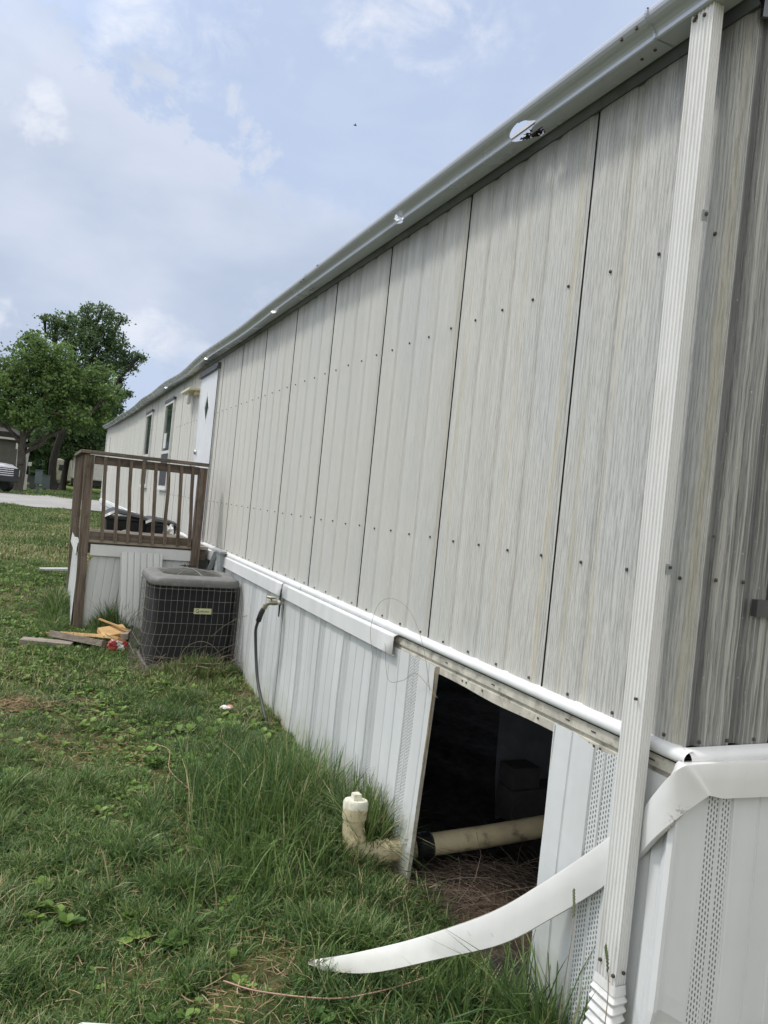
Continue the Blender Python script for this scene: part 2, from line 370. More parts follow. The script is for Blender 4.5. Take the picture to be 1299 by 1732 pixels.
# ------------------------------------------------------------------ the mobile home
Y0 = 1.631; YF = 27.4; W = 4.3; PER = .23337; ZB = -1.22
def eave(y): return float(np.interp(y, [1.6, 9, 12, 20, 27.5], [2.2, 2.2, 2.215, 2.26, 2.36]))
home = thing("mobile_home", "long weathered off-white metal-sided mobile home with white vinyl skirting and a gap in its skirt", "mobile home", (0, 0, -1.2))
def corr(u):
    """depth of the ribbed siding at u in 0..1 of a rib period (positive = towards the room)"""
    pts = [(0, .0075), (.03, .0086), (.09, .0086), (.15, .0018), (.19, 0), (.5, 0), (.52, .0010), (.55, .0010), (.57, 0), (.90, 0), (.96, .0038), (1, .0075)]
    return float(np.interp(u, [p[0] for p in pts], [p[1] for p in pts]))
us = [0, .03, .09, .15, .19, .34, .5, .52, .55, .57, .75, .93, .97]
mb = MB(); cols = []; i = 0
y = Y0
while y < YF:
    for u in us:
        yy = Y0+(i+u)*PER
        if yy < YF:
            seam = (i+1) % 4 == 0 and u == 0 and i > 0
            cols.append((yy, -.012+corr(u)))
            if seam: cols.append((yy+.0006, .012)); cols.append((yy+.0026, .012)); cols.append((yy+.0032, -.010))
    i += 1; y = Y0+i*PER
cols.append((YF, -.012))
mb.loft([[(x, yy, 0.0), (x, yy, eave(yy)+.012)] for yy, x in cols])
for q_ in range(len(cols)-1):
    if cols[q_][1] > .005 or cols[q_+1][1] > .005: mb.mi[q_] = 2
# screws in rows on the ribs
for k in range(int((YF-Y0)/PER)):
    yy = Y0+(k+.32)*PER + .004*math.sin(k*5)
    if 9.0 < yy < 10.25: continue
    for zz in (.016, .495, 1.545):
        if yy > 12 and zz > .4: continue
        c = Vector((-.0125, yy, zz+.002*math.sin(k*3))); r = .0062
        ring = [c+Vector((0, r*math.cos(a), r*math.sin(a))) for a in [q*PI/3 for q in range(6)]]
        top = [p+Vector((-.004, 0, 0)) for p in ring]
        mb.loft([ring, top, [c+Vector((-.0065, 0, 0))+(p-c)*.5 for p in ring]], closed=True, caps=True, mi=1)
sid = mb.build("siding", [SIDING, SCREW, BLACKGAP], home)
# end wall facing the camera
mb = MB(); i = 0; cols = [(0.0, 0.0)]
cols = [(-.012, 0.0)]
for i in range(int(W/.171)+1):
    for u, d in ((0, 0), (.02, .0), (.09, .017), (.27, .017), (.36, 0), (.66, 0), (.68, .003), (.72, .003), (.74, 0)):
        xx = -.002+(i+u)*.171
        if i == 0 and u < .12: continue
        if i == 0: xx = -.002+u*.171*.9
        if xx < W: cols.append((xx, d))
cols.append((W, 0))
def roofz(x): return 2.2+.20*(1-abs(x-W/2)/(W/2))*3.2
mb.loft([[(x, Y0+d-.0, 0.0), (x, Y0+d, roofz(max(0, x))-.0)] for x, d in cols])
for xx in np.arange(.05, W, .1155):
    for zz in (.016, .502):
        if zz > .4 and xx > .25: continue
        c = Vector((xx, Y0-.001, zz)); r = .0062
        ring = [c+Vector((r*math.cos(a), 0, r*math.sin(a))) for a in [q*PI/3 for q in range(6)]]
        mb.loft([ring, [p+Vector((0, -.004, 0)) for p in ring], [c+Vector((0, -.0065, 0))+(p-c)*.5 for p in ring]], closed=True, caps=True, mi=1)
c = Vector((.024, Y0-.001, .63)); mb.box(c-Vector((.004, .004, .004)), c+Vector((.004, .0, .004)), 1)
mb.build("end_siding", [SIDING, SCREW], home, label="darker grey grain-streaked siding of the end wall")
# roof, body behind, underfloor
mb = MB(); n = 24; ys = np.linspace(Y0-.10, YF+.12, n)
mb.loft([[(-.045, yy, eave(yy)+.125), (W/2, yy, eave(yy)+.72), (W+.05, yy, eave(yy)+.125), (W+.05, yy, eave(yy)+.105), (W/2, yy, eave(yy)+.66), (-.045, yy, eave(yy)+.108)] for yy in ys], closed=True, caps=True)
mb.build("roof", ROOFM, home)
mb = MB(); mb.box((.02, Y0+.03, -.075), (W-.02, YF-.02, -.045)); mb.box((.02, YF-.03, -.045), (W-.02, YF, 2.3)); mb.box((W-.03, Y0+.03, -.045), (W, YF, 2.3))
for k in range(3): mb.box((.6+k*1.4, Y0+.5, -.27), (.66+k*1.4, YF-.5, -.075))
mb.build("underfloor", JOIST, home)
# flashing between siding and gutter
mb = MB(); ys = np.linspace(Y0-.012, YF, 60)
mb.loft([[(-.004, yy, eave(yy)-.006), (-.019, yy, eave(yy)-.008), (-.023, yy, eave(yy)-.002), (-.034, yy, eave(yy)+.018), (-.039, yy, eave(yy)+.030), (-.0385, yy, eave(yy)+.11)] for yy in ys])
for yj in (3.95, 2.3, 8.0): mb.loft([[(-.021, y_, eave(yj)-.009), (-.0255, y_, eave(yj)-.002), (-.0365, y_, eave(yj)+.018), (-.0395, y_, eave(yj)+.028)] for y_ in (yj, yj+.07)])
smooth_by_angle(mb.build("flashing", FLASH, home))
mb = MB(); mb.loft([[(x, Y0-.012, roofz(max(0, x))-.05), (x, Y0-.026, roofz(max(0, x))-.052), (x, Y0-.03, roofz(max(0, x))+.05), (x, Y0-.002, roofz(max(0, x))+.07)] for x in (-.02, W/2, W)])
mb.build("gable_flashing", FLASH, home)

# gutter: K profile, sagging and torn open in places
GP = [(-.040, .105), (-.040, .022), (-.046, .016), (-.085, .015), (-.122, .015), (-.126, .019), (-.127, .032), (-.131, .040), (-.141, .049), (-.152, .055), (-.161, .062), (-.168, .072), (-.171, .082), (-.171, .094), (-.166, .100), (-.156, .099), (-.155, .093)]
def gsag(y):
    s = 0
    for c_, w_, a_ in ((7.4, .9, -.02), (9.6, .8, .012), (11.2, 1.0, -.025), (14.5, 1.3, -.03), (18.5, 1.6, -.035), (23, 2, -.03)): s += a_*math.exp(-((y-c_)/w_)**2)
    return s
def gx(y): return .014*math.sin(y*.9+1)*min(1, max(0, (y-5)/4)) + .006*math.sin(y*2.1)*min(1, max(0, (y-5)/4))
holes = [(2.675, .088, 2.95, 8.8, .045), (3.86, .05, 3.6, 8.6, .028), (5.14, .03, 11.5, 15, .01), (6.37, .04, 3.6, 5.6, .015), (9.37, .05, 3.6, 5.4, .02), (12.75, .06, 3.6, 5.6, .02)]
mb = MB(); ys = []
y = Y0-.03
while y < YF+.1:
    ys.append(y); y += .003 if any(abs(y-h[0]) < .16 for h in holes) else (.04 if y < 9 else .12)
pts_per = []
prof = []
for (a, b_) in zip(GP[:-1], GP[1:]):
    for k in range(6): prof.append((a[0]+(b_[0]-a[0])*k/6, a[1]+(b_[1]-a[1])*k/6))
prof.append(GP[-1]); L = len(prof)
vs = []; fs = []
for yy in ys:
    s_ = gsag(yy); tw = gx(yy)
    for (px, pz) in prof: vs.append((px*(1+tw*4) , yy, eave(yy)+pz+s_*min(1, -px/.1)))
def inhole(i, k):
    yy = (ys[i]+ys[i+1])/2; kk = k/6
    for hc, hw, k0, k1, rg in holes:
        mid = (k0+k1)/2; hr = (k1-k0)/2
        q = ((yy-hc)/hw)**2+((kk-mid)/hr)**2
        q += .15*math.sin(kk*1.7+hc*5+yy*22)
        if hc < 3 and yy < hc: q += .09*max(0, kk-5.2)
        if 3.5 < hc < 4 and kk > 5.6 and yy < hc+.005: q += 1
        if q < 1: return True
    # debris-side notch in the floor of the gutter
    if 2.15 < kk < 3.3 and 2.575+.03*(3.3-kk) < yy < 2.72-.07*(3.3-kk)+.006*math.sin(kk*9): return True
    return False
for i in range(len(ys)-1):
    for k in range(L-1):
        if not inhole(i, k): fs.append((i*L+k, i*L+k+1, (i+1)*L+k+1, (i+1)*L+k))
mb.add(vs, fs)
gut = mb.build("gutter", GUTTER, home); smooth_by_angle(gut, 40)
# joints, end cap, bent hangers, debris
mbj = MB()
for yj in (1.925, 5.42, 8.99, 12.57, 16.3, 20, 23.6):
    s_ = gsag(yj); mbj = MB()
    for wdt in (0,):
        mbj.loft([[(px*1.03*(1+gx(yj)*4)-.002, yy, eave(yj)+(pz-.06)*1.04+.06+s_*min(1, -px/.1)-.001) for px, pz in GP[1:]] for yy in (yj, yj+.008)], mi=0)
    for dy, kx, kz in ((.05, -.163, .060), (.12, -.163, .060), (.04, -.085, .011), (.10, -.085, .011)):
        if yj < 6: sub("rivet", MB().box((kx-.006, yj+dy, eave(yj)+kz+s_), (kx+.002, yj+dy+.008, eave(yj)+kz+.009+s_)), SCREW, gut)
    sub("seam_band", mbj, GUTTER, gut)
mbc = MB(); mbc.add([(px, Y0-.03, eave(2)+pz) for px, pz in GP[1:]], [tuple(range(len(GP)-1))]); sub("end_cap", mbc, GUTTER, gut)
mbt = MB()
for hc, hw, zz in ((3.86, .03, .03), (5.14, .022, .09), (6.37, .04, .012), (9.37, .04, .012), (12.75, .05, .012)):
    s_ = gsag(hc); mbt = MB()
    for q in range(2):
        a = Vector((-.115-.01*q, hc-hw+q*.02, eave(hc)+zz+s_)); 
        mbt.add([a, a+Vector((-.02, hw*.8, .012)), a+Vector((-.035, hw*.5, -.02+.012*q)), a+Vector((-.012, -.01, -.018))], [(0, 1, 2, 3)])
        sub("torn_metal", mbt, GUTTER_RAW, gut, solid=.0012); mbt = MB()
mbd = MB()
for q in range(260):
    c = Vector((-.045-.045*random.random(), 2.52+.22*random.random(), eave(2)+.022+.022*random.random())); a = Vector((random.gauss(0, 1), random.gauss(0, 1), random.gauss(0, .6))).normalized()*.012
    bvec = Vector((random.gauss(0, 1), random.gauss(0, 1), random.gauss(0, 1))).normalized()*.006
    mbd.add([c-a, c+bvec, c+a, c-bvec], [(0, 1, 2, 3)])
DEBRIS = simple("dark_leaf_litter", (.025, .022, .02), .9, .5, 80)
sub("leaf_litter", mbd, DEBRIS, gut)

# downspout
dsp = MB(); XA, XB, YA, YB = -.113, -.073, 1.703, 1.789
def rib_section(z, dx=0, dy=0, sc=1.0, rib=.0038):
    P = []
    def side(a, b_, nr, out):
        a = Vector(a); b_ = Vector(b_); m_ = nr*4
        for k in range(m_):
            t = k/m_; off = rib if (.08 < t < .92 and (k % 4) in (1, 2)) else 0
            P.append(a+(b_-a)*t-Vector(out)*off)
    side((XA, YB), (XA, YA), 6, (-1, 0)); side((XA, YA), (XB, YA), 4, (0, -1)); side((XB, YA), (XB, YB), 4, (1, 0)); side((XB, YB), (XA, YB), 4, (0, 1))
    cx, cy = (XA+XB)/2, (YA+YB)/2
    return [((p.x-cx)*sc+cx+dx, (p.y-cy)*sc+cy+dy, z) for p in P]
def tilt(z): return .008*(2.2-z)/3, .006*(z < 0)*(-z)
dsp.loft([rib_section(z, *tilt(z)) for z in (2.222, 2.18, 1.2, .2, -.4, -.752)], closed=True)
ds = dsp.build("downspout", SPOUT, home)
mb = MB(); R_ = []
zz = -.742; k = 0; dx, dy = tilt(-.75)
def ell(cx_, cz_, e, ang):
    hx, hy = (XB-XA)/2+e, (YB-YA)/2+e; c0 = Vector(((XA+XB)/2+dx+cx_, (YA+YB)/2+dy, cz_)); ax = Vector((math.cos(ang), 0, math.sin(ang))); P = []
    for sx, sy, a0 in ((1, 1, 0), (-1, 1, PI/2), (-1, -1, PI), (1, -1, 1.5*PI)):
        for k_ in range(4):
            a = a0+k_*PI/6; P.append(c0+ax*(sx*(hx-.010)+.010*math.cos(a))+Vector((0, sy*(hy-.010)+.010*math.sin(a), 0)))
    return P
R_ += [ell(0, zz, .004, 0), ell(0, zz-.030, .007, 0)]
for k in range(44):
    t = k/44; ang = t*PI/2.6; wv = .5-.5*math.cos(k*PI/2)
    R_.append(ell(-.11*(1-math.cos(ang)), zz-.035-.27*math.sin(ang), .004+.007*wv+.003*t, ang*.45))
mb.loft(R_, closed=True); el = sub("elbow", mb, SPOUT, ds); smooth_by_angle(el, 25)
for z0 in (1.57, .503): sub("strap", MB().box((XB-.004, YA-.003, z0), (XB+.016, YA-.0015, z0+.032)), GREYBOX, ds)
for (x_, y_, z_) in ((XA-.004, 1.775, -.70), (XA-.004, 1.715, -.715), (XB-.02, YA-.005, -.70), (XB+.008, YA-.005, .525), (XB+.008, YA-.005, 1.59), (XA-.003, 1.73, .12), (XA-.003, 1.735, 2.19), (XA-.003, 1.775, 2.195), (XA-.003, 1.768, 2.203)):
    mb = MB(); mb.box((x_-.004+dx*(z_ < 0), y_-.004, z_-.004), (x_+.004+dx*(z_ < 0), y_+.004, z_+.004)); sub("screw", mb, SCREW, ds)

# bottom rail: rounded white bead the siding stands on, and the dirty channel behind the lost trim
bead = [(-.002, .008), (-.020, .005), (-.034, -.003), (-.040, -.013), (-.040, -.026), (-.034, -.034), (-.018, -.038)]
mb = MB(); mb.loft([[(x, yy, z-.006) for x, z in bead] for yy in list(np.linspace(Y0-.035, 5.2, 30))])
mb.loft([[(x-.003, yy, z-.007) for x, z in bead] for yy in list(np.linspace(5.2, 27.4, 60))])
smooth_by_angle(mb.build("bottom_rail", VINYL_T, home), 60)
mb = MB(); mb.loft([[(x, Y0+(q_[0])-.003-.0, q_[1]-.006) for q_ in bead] for x in np.linspace(-.018, W, 20)])
smooth_by_angle(mb.build("end_bottom_rail", VINYL_T, home), 60)
mb = MB(); ys_ = np.linspace(Y0-.03, 3.62, 30)
mb.loft([[(-.018, yy, -.050), (-.024, yy, -.056), (-.026, yy, -.085), (-.016, yy, -.088), (-.014, yy, -.100), (-.022, yy, -.104), (-.024, yy, -.138+.004*math.sin(yy*9)), (-.014, yy, -.140)] for yy in ys_])
for yy in (1.72, 1.99, 2.13, 2.62, 3.02): mb.box((-.0275, yy, -.070), (-.025, yy+.022, -.066), 1)
for q in range(14):
    yy = 1.7+1.6*random.random(); mb.box((-.026, yy, -.118), (-.0235, yy+.008, -.110), 1)
mb.build("backing_channel", [VINYL_DK, SCREW], home)

# skirting
PIT = .446
SK = [(0, 0), (.046, 0), (.049, -.004), (.053, -.004), (.056, 0), (.100, 0), (.103, -.007), (.113, -.0075), (.117, -.003), (.212, -.003), (.216, .0015), (.222, .0015), (.226, -.003), (.30, -.003), (.330, -.0035), (.334, -.007), (.344, -.007), (.348, -.003), (.436, -.003), (.440, 0)]
def skirt_long(name, y0, y1, top, bot, label=None, lean=0.0, ph=3.285):
    cols = []; k0 = int((y0-ph)//PIT)-1
    for k in range(k0, k0+80):
        for s_, d in SK:
            yy = ph+k*PIT+s_
            if y0 < yy < y1: cols.append((yy, d, s_ < .0999 and not (.046 <= s_ < .056)))
    def dv(yy):
        s_ = (yy-ph) % PIT; return float(np.interp(s_, [a for a, b in SK]+[PIT], [b for a, b in SK]+[0])), s_ < .0999
    cols = [(y0, *dv(y0+1e-4))]+cols+[(y1, dv(y1-1e-4)[0], False)]
    mb = MB(); nz = 5; rows = []
    for yy, d, _v in cols:
        bz = bot(yy); tz = top(yy); row = []
        for q in range(nz+1):
            t = q/nz; z = tz+(bz-tz)*t
            row.append((-.030+d-.012*math.sin(t*PI)*math.sin(yy*3.1+1)-lean*t*math.exp(-((yy-y0)/.4)**2), yy, z))
        rows.append(row)
    k = len(mb.v)
    for i in range(len(rows)-1):
        yy = (cols[i][0]+cols[i+1][0])/2; s_ = (yy-ph) % PIT
        vent = s_ < .0999 and not (.047 < s_ < .056)
        mb.loft([rows[i], rows[i+1]], mi=1 if vent else 0)
    o = mb.build(name, [VINYL, VENT], home, label=label)
    md = o.modifiers.new('solid', 'SOLIDIFY'); md.thickness = .0022; md.offset = 0
    return o
skirt_long("skirting_panel", 3.098, 5.59, lambda y: -.108 if y > 3.25 else -.105, lambda y: ZB-.02, lean=.05)
skirt_long("skirting_panel", 5.604, 8.36, lambda y: -.11, lambda y: ZB+.02)
skirt_long("skirting_panel", 8.55, YF, lambda y: -.11, lambda y: -1.1)
skirt_long("skirting_panel", 1.60, 2.192, lambda y: -.098-.02*math.exp(-((y-1.95)/.07)**2), lambda y: ZB-.03, label="short perforated skirting panel between the open gap and the downspout", ph=1.875)
mb = MB(); mb.loft([[(-.042-.05*t_, 3.0955, -.102+(ZB+.102)*t_), (-.022-.05*t_, 3.0955, -.102+(ZB+.102)*t_), (-.022-.05*t_, 3.099, -.102+(ZB+.102)*t_), (-.042-.05*t_, 3.099, -.102+(ZB+.102)*t_)] for t_ in (0, 1)], closed=True, caps=True); mb.build("skirting_edge", VINYL_DK, home)
mb = MB(); mb.box((-.04, 2.1925, ZB), (-.02, 2.196, -.10)); mb.build("skirting_edge", VINYL_T, home)
# end skirting, kicked out at its foot
mb = MB(); rows = []; cs = []
for k in range(-1, 10):
    for s_, d in SK:
        xx = .098-.024+k*PIT+s_
        if -.075 < xx < W: cs.append((xx, d, s_))
cs = [(-.062, .004, .3), (-.056, -.012, .3), (-.044, -.012, .3), (-.040, -.003, .3)]+[c for c in cs if c[0] > -.036]
for xx, d, s_ in cs:
    row = []
    for q in range(25):
        t = q/24; z = -.10+(ZB-.02+.10)*t
        den = -.020*math.exp(-((xx+.02)/.05)**2-((z+.78)/.045)**2) if xx < .08 else 0
        row.append((xx-.12*t+.01, Y0-.022-.10*t+d-.010*math.sin(t*PI)*math.sin(xx*9)-den, z))
    rows.append(row)
for i in range(len(rows)-1):
    s_ = (cs[i][2]+cs[i+1][2])/2 if cs[i+1][2] > cs[i][2] else .3
    mb.loft([rows[i], rows[i+1]], mi=1 if (s_ < .0999 and not (.047 < s_ < .056)) else 0)
o = mb.build("end_skirting", [VINYL, VENT], home); md = o.modifiers.new('solid', 'SOLIDIFY'); md.thickness = .002; md.offset = 0
# corner closure below the trim
mb = MB(); mb.loft([[(-.034, Y0+.06, -.11), (-.034, Y0+.01, -.11), (-.046, Y0-.012, -.11), (-.038, Y0-.02, -.11)], [(-.05, Y0+.06, ZB), (-.09, Y0+.0, ZB), (-.145, Y0-.06, ZB), (-.14, Y0-.10, ZB)]])
mb.box((-.031, 1.60, -.19), (-.0275, 1.645, -.105)); 
mb.build("corner_skirting", VINYL, home)
mb = MB(); mb.bar((-.028, 1.66, -.10), (-.03, 1.60, -.21), .004, .02); mb.build("corner_bracket", VINYL_T, home)

# cap trim along the skirting: fixed from y=3.52 on, folded round the end wall, and fallen in between
def trim_sec(yy, x0=-.058, top=-.047, bot=-.150): return [(-.024, yy, top+.008), (-.046, yy, top+.006), (x0+.003, yy, top), (x0, yy, top-.006), (x0-.002, yy, bot+.004), (x0+.004, yy, bot), (-.040, yy, bot+.004)]
mb = MB()
mb.loft([trim_sec(yy, -.058-.003*math.sin(yy*2)) for yy in np.linspace(3.54, 5.585, 14)]); 
mb.loft([trim_sec(yy, -.057) for yy in np.linspace(5.600, 7.93, 14)]); mb.loft([trim_sec(yy, -.060) for yy in np.linspace(8.15, YF, 30)])
smooth_by_angle(mb.build("skirting_trim", VINYL_T, home, solid=.0018), 18)
tip = [((.30, Y0-.055, -.037), (.30, Y0-.058, -.146)), ((.14, Y0-.058, -.033), (.17, Y0-.060, -.140)), ((.03, Y0-.062, -.030), (.10, Y0-.066, -.134)),
       ((-.03, Y0-.062, -.030), (.048, Y0-.070, -.122)), ((-.064, 1.574, -.036), (.02, 1.556, -.122)), ((-.085, 1.604, -.078), (-.068, 1.575, -.186)), ((-.074, 1.668, -.160), (-.083, 1.635, -.266)), ((-.046, 1.732, -.228), (-.048, 1.734, -.375)), ((-.044, 1.80, -.30), (-.046, 1.80, -.455)),
       ((-.055, 1.89, -.405), (-.055, 1.885, -.555)), ((-.12, 2.034, -.578), (-.12, 2.013, -.704)), ((-.24, 2.183, -.761), (-.22, 2.128, -.84)),
       ((-.42, 2.386, -.940), (-.36, 2.285, -.960)), ((-.60, 2.52, -1.045), (-.55, 2.44, -1.075)), ((-.70, 2.60, -1.098), (-.68, 2.555, -1.115)), ((-.742, 2.585, -1.092), (-.742, 2.575, -1.096))]
mb = MB(); T_ = catmull([a for a, b_ in tip], 6); B_ = catmull([b_ for a, b_ in tip], 6)
end = [((W, Y0-.055, -.037), (W, Y0-.058, -.146))]
rows = [[Vector(end[0][0])+Vector((0, .03, .006)), Vector(end[0][0]), Vector(end[0][0])+Vector((0, -.002, -.006)), Vector(end[0][1]), Vector(end[0][1])+Vector((0, .018, .002))]]
for i, (a, b_) in enumerate(zip(T_, B_)):
    t = (T_[min(i+1, len(T_)-1)]-T_[max(i-1, 0)]).normalized(); dn = (b_-a).normalized(); out = dn.cross(t).normalized()
    if out.dot(Vector((-1, -1, 0))) < 0: out = -out
    fade = 1 if i < len(T_)-8 else .35
    rows.append([a-out*.030*fade-dn*.004, a-dn*.003, a+dn*.005+out*.002, a+(b_-a)*.5+out*.003, b_-dn*.003, b_-out*.012*fade+dn*.001])
rows[0] = [rows[0][0], rows[0][1], rows[0][2], (rows[0][2]+rows[0][3])/2, rows[0][3], rows[0][4]]
mb.loft(rows)
for q_ in range(0, len(mb.f), 5):
    if q_//5 > 34: mb.mi[q_] = 1
TRF = [vinyl_mat("fallen_trim_vinyl", (.74, .745, .735), .18), simple("dirty_trim_edge", (.40, .37, .28), .7, .2, 20, dirt=(.15, .12, .07), dirtamt=.6, ds=25)]
smooth_by_angle(mb.build("fallen_trim", TRF, home, solid=.0018, label="bent white trim strip peeled off the corner and drooping into the grass"), 50)

# window at the right edge on the end wall
mb = MB(); mb.box((.212, Y0-.022, .40), (1.25, Y0-.002, .452)); mb.box((.272, Y0-.020, .445), (.31, Y0-.003, 1.78)); mb.box((1.2, Y0-.020, .455), (1.235, Y0-.003, 1.78)); mb.box((.272, Y0-.022, 1.78), (1.235, Y0-.002, 1.82))
FRAME_G = simple("grey_metal_sill", (.085, .085, .09), .45, .15, metal=.3)
wn_ = mb.build("window", FRAME_G, home, label="dark grey metal window sill and frame on the end wall"); sub("pane", MB().box((.31, Y0-.012, .455), (1.2, Y0-.006, 1.78)), GLASS, wn_)

# windows on the long wall
for wi, (ya, yb, zb, zt) in enumerate(((12.38, 13.30, .575, 2.01), (15.03, 15.95, .575, 2.015))):
    mb = MB(); X = -.045; f_ = .045
    mb.box((X, ya, zt-f_), (-.0, yb, zt)); mb.box((X, ya, zb), (-.0, yb, zb+f_)); mb.box((X+.002, ya, zb+f_), (-.0, ya+f_, zt-f_)); mb.box((X+.002, yb-f_, zb+f_), (-.0, yb, zt-f_))
    win = mb.build("window", FRAME_W, home)
    mb = MB(); mb.box((X+.004, ya+f_, 1.15), (-.006, yb-f_, 1.20)); sub("meeting_rail", mb, FRAME_W, win)
    mb = MB(); mb.box((X-.012, ya-.02, zt), (0, yb+.02, zt+.045)); sub("drip_cap", mb, FRAME_D, win)
    sub("pane", MB().box((X+.022, ya+f_, 1.20), (-.008, yb-f_, zt-f_)), GLASS, win)
    sub("insect_screen", MB().box((X+.010, ya+f_, zb+f_), (-.008, yb-f_, 1.15)), SCREEN, win)
    mb = MB(); mb.box((X-.01, ya-.02, zb-.03), (0, yb+.02, zb)); sub("sill", mb, FRAME_W, win)
    if wi == 0:
        sub("paper_notice", MB().box((X+.016, 12.95, 1.25), (X+.021, 13.22, 1.5)), FRAME_W, win)

# door with diamond light, knob, deadbolt, drip cap
mb = MB(); mb.box((-.030, 9.09, -.0), (0, 10.12, 2.075)); door = mb.build("door", DOORM, home)
mb = MB(); mb.box((-.05, 9.03, 2.078), (0, 10.19, 2.15)); mb.box((-.065, 9.03, 2.078), (-.05, 10.19, 2.10)); sub("drip_cap", mb, FRAME_D, door)
mb = MB(); mb.box((-.034, 9.045, 0), (0, 9.088, 2.076)); mb.box((-.033, 10.122, 0), (0, 10.16, 2.076)); sub("jamb", mb, FRAME_W, door)
mb = MB(); mb.box((-.038, 9.035, 0.02), (-.0345, 9.05, 2.07)); sub("edge_seal", mb, FRAME_D, door)
dc = (9.60, 1.65)
mb = MB(); a = [(-.034, dc[0], dc[1]+.21), (-.034, dc[0]-.15, dc[1]), (-.034, dc[0], dc[1]-.21), (-.034, dc[0]+.15, dc[1])]
inn = [(-.024, p[1]*.74+dc[0]*.26, p[2]*.74+dc[1]*.26) for p in a]; out = [(-.029, p[1]*1.15-dc[0]*.15, p[2]*1.15-dc[1]*.15) for p in a]
mb.loft([out, a, inn], closed=True); sub("diamond_frame", mb, FRAME_W, door)
sub("diamond_pane", MB().add([(-.0315, p[1], p[2]) for p in inn], [(0, 1, 2, 3)]), GLASS, door)
mb = MB(); mb.tube([(-.03, 10.02, .92), (-.05, 10.02, .92), (-.06, 10.02, .92), (-.085, 10.02, .92), (-.095, 10.02, .92)], [.035, .02, .012, .032, .02], 12); sub("door_knob", mb, CHROME, door, smooth=True)
mb = MB(); mb.tube([(-.03, 10.02, 1.10), (-.05, 10.02, 1.10), (-.06, 10.02, 1.10)], [.034, .032, .02], 12); sub("deadbolt", mb, CHROME, door, smooth=True)
mb = MB(); mb.box((-.16, 10.25, 1.935), (0, 10.95, 1.965)); mb.box((-.07, 10.3, 1.88), (0, 10.42, 1.94))
lampb = mb.build("porch_light", CREAM, home)
mb = MB(); mb.tube([(-.10, 10.62, 1.935), (-.10, 10.62, 1.86), (-.10, 10.62, 1.79), (-.10, 10.62, 1.77)], [.015, .035, .03, .01], 10); sub("bulb_cage", mb, FRAME_W, lampb)
mb = MB(); mb.box((-.05, YF-.35, -.05), (0, YF-.29, 2.2)); mb.build("corner_post", FRAME_W, home)
mb = MB(); mb.box((-.018, 25.6, .9), (0, 25.68, 2.0)); mb.build("cable_cover", FRAME_D, home)
# weatherproof outlet hood
mb = MB(); mb.box((-.115, 7.62, -.012), (-.045, 7.86, .012)); mb.add([(-.11, 7.66, -.012), (-.11, 7.83, -.012), (-.085, 7.83, -.20), (-.085, 7.66, -.20), (-.055, 7.66, -.012), (-.055, 7.83, -.012), (-.055, 7.83, -.20), (-.055, 7.66, -.20)], [(0, 1, 2, 3), (4, 7, 6, 5), (0, 3, 7, 4), (1, 5, 6, 2), (3, 2, 6, 7)])
ob = mb.build("outlet_box", GREYBOX, home, bevel=.004)
mb = MB(); mb.add([(-.06, 7.90, -.01), (-.115, 7.93, -.015), (-.15, 8.02, -.215), (-.10, 8.02, -.225)], [(0, 1, 2, 3)]); sub("lid", mb, GREYBOX, ob, solid=.008)
sub("gap", MB().box((-.052, 7.87, -.22), (-.045, 7.93, -.03)), BLACKGAP, ob)
mb = MB(); mb.box((-.062, 8.20, -.34), (-.050, 8.30, -.16)); mb.build("vent_opening", BLACKGAP, home)
# spigot through a slit in the skirting
mb = MB(); mb.add([(-.0615, 5.56, -.17), (-.0615, 5.60, -.075), (-.0615, 5.625, -.165), (-.0615, 5.61, -.30), (-.0615, 5.575, -.30)], [(0, 1, 2, 3, 4)]); mb.build("skirting_slit", BLACKGAP, home)
mb = MB(); mb.tube([(-.03, 5.592, -.190), (-.085, 5.598, -.192)], .017, 10)
sp = mb.build("water_pipe", PVCW, home, smooth=False)
mb = MB(); mb.tube([(-.08, 5.598, -.192), (-.11, 5.605, -.195), (-.135, 5.61, -.197), (-.150, 5.62, -.205), (-.163, 5.63, -.232)], [.019, .021, .017, .017, .014], 10)
mb.tube([(-.125, 5.607, -.19), (-.13, 5.607, -.155)], .006, 6)
fau = mb.build("faucet", BRASS, home); smooth_by_angle(fau, 40)
mb = MB(); mb.tube([(-.165, 5.625, -.152), (-.135, 5.60, -.158), (-.10, 5.575, -.152)], [.006, .013, .006], 6); sub("faucet_handle", mb, BRASS, fau)

# ------------------------------------------------------------------ the deck
DX0, DX1, DY0, DY1 = -1.40, -.16, 8.42, 10.2
deck = thing("wooden_deck", "small weathered brown wooden deck with baluster railing at the home's door", "deck", (-.78, 9.3, -1.0))
for (x0, y0, top, tx) in ((-1.365, 8.42, .875, -.045), (-.215, 8.42, .868, .02), (-1.40, 10.15, .875, -.05)):
    mb = MB(); zb = float(gz(x0, y0))-.08
    mb.bar((x0-tx*.4, y0, zb), (x0+tx*.4+(-.01), y0, top-.01), .092, .092, upv=(0, 1, 0)); mb.build("post", WOODZ, deck, bevel=.004)
mb = MB(); mb.bar((-1.47, 8.395, .893), (-.165, 8.395, .893), .115, .036); mb.build("cap_rail", WOODX, deck, bevel=.004)
mb = MB(); mb.bar((-1.43, 8.33, .893), (-1.43, 10.2, .893), .11, .034); mb.build("cap_rail", WOODY, deck, bevel=.004)
mb = MB(); mb.box((-1.34, 8.395, .775), (-.26, 8.43, .862)); mb.build("top_rail", WOODX, deck, bevel=.003)
mb = MB(); mb.box((-1.32, 8.395, -.012), (-.24, 8.43, .070)); mb.build("bottom_rail", WOODX, deck, bevel=.003)
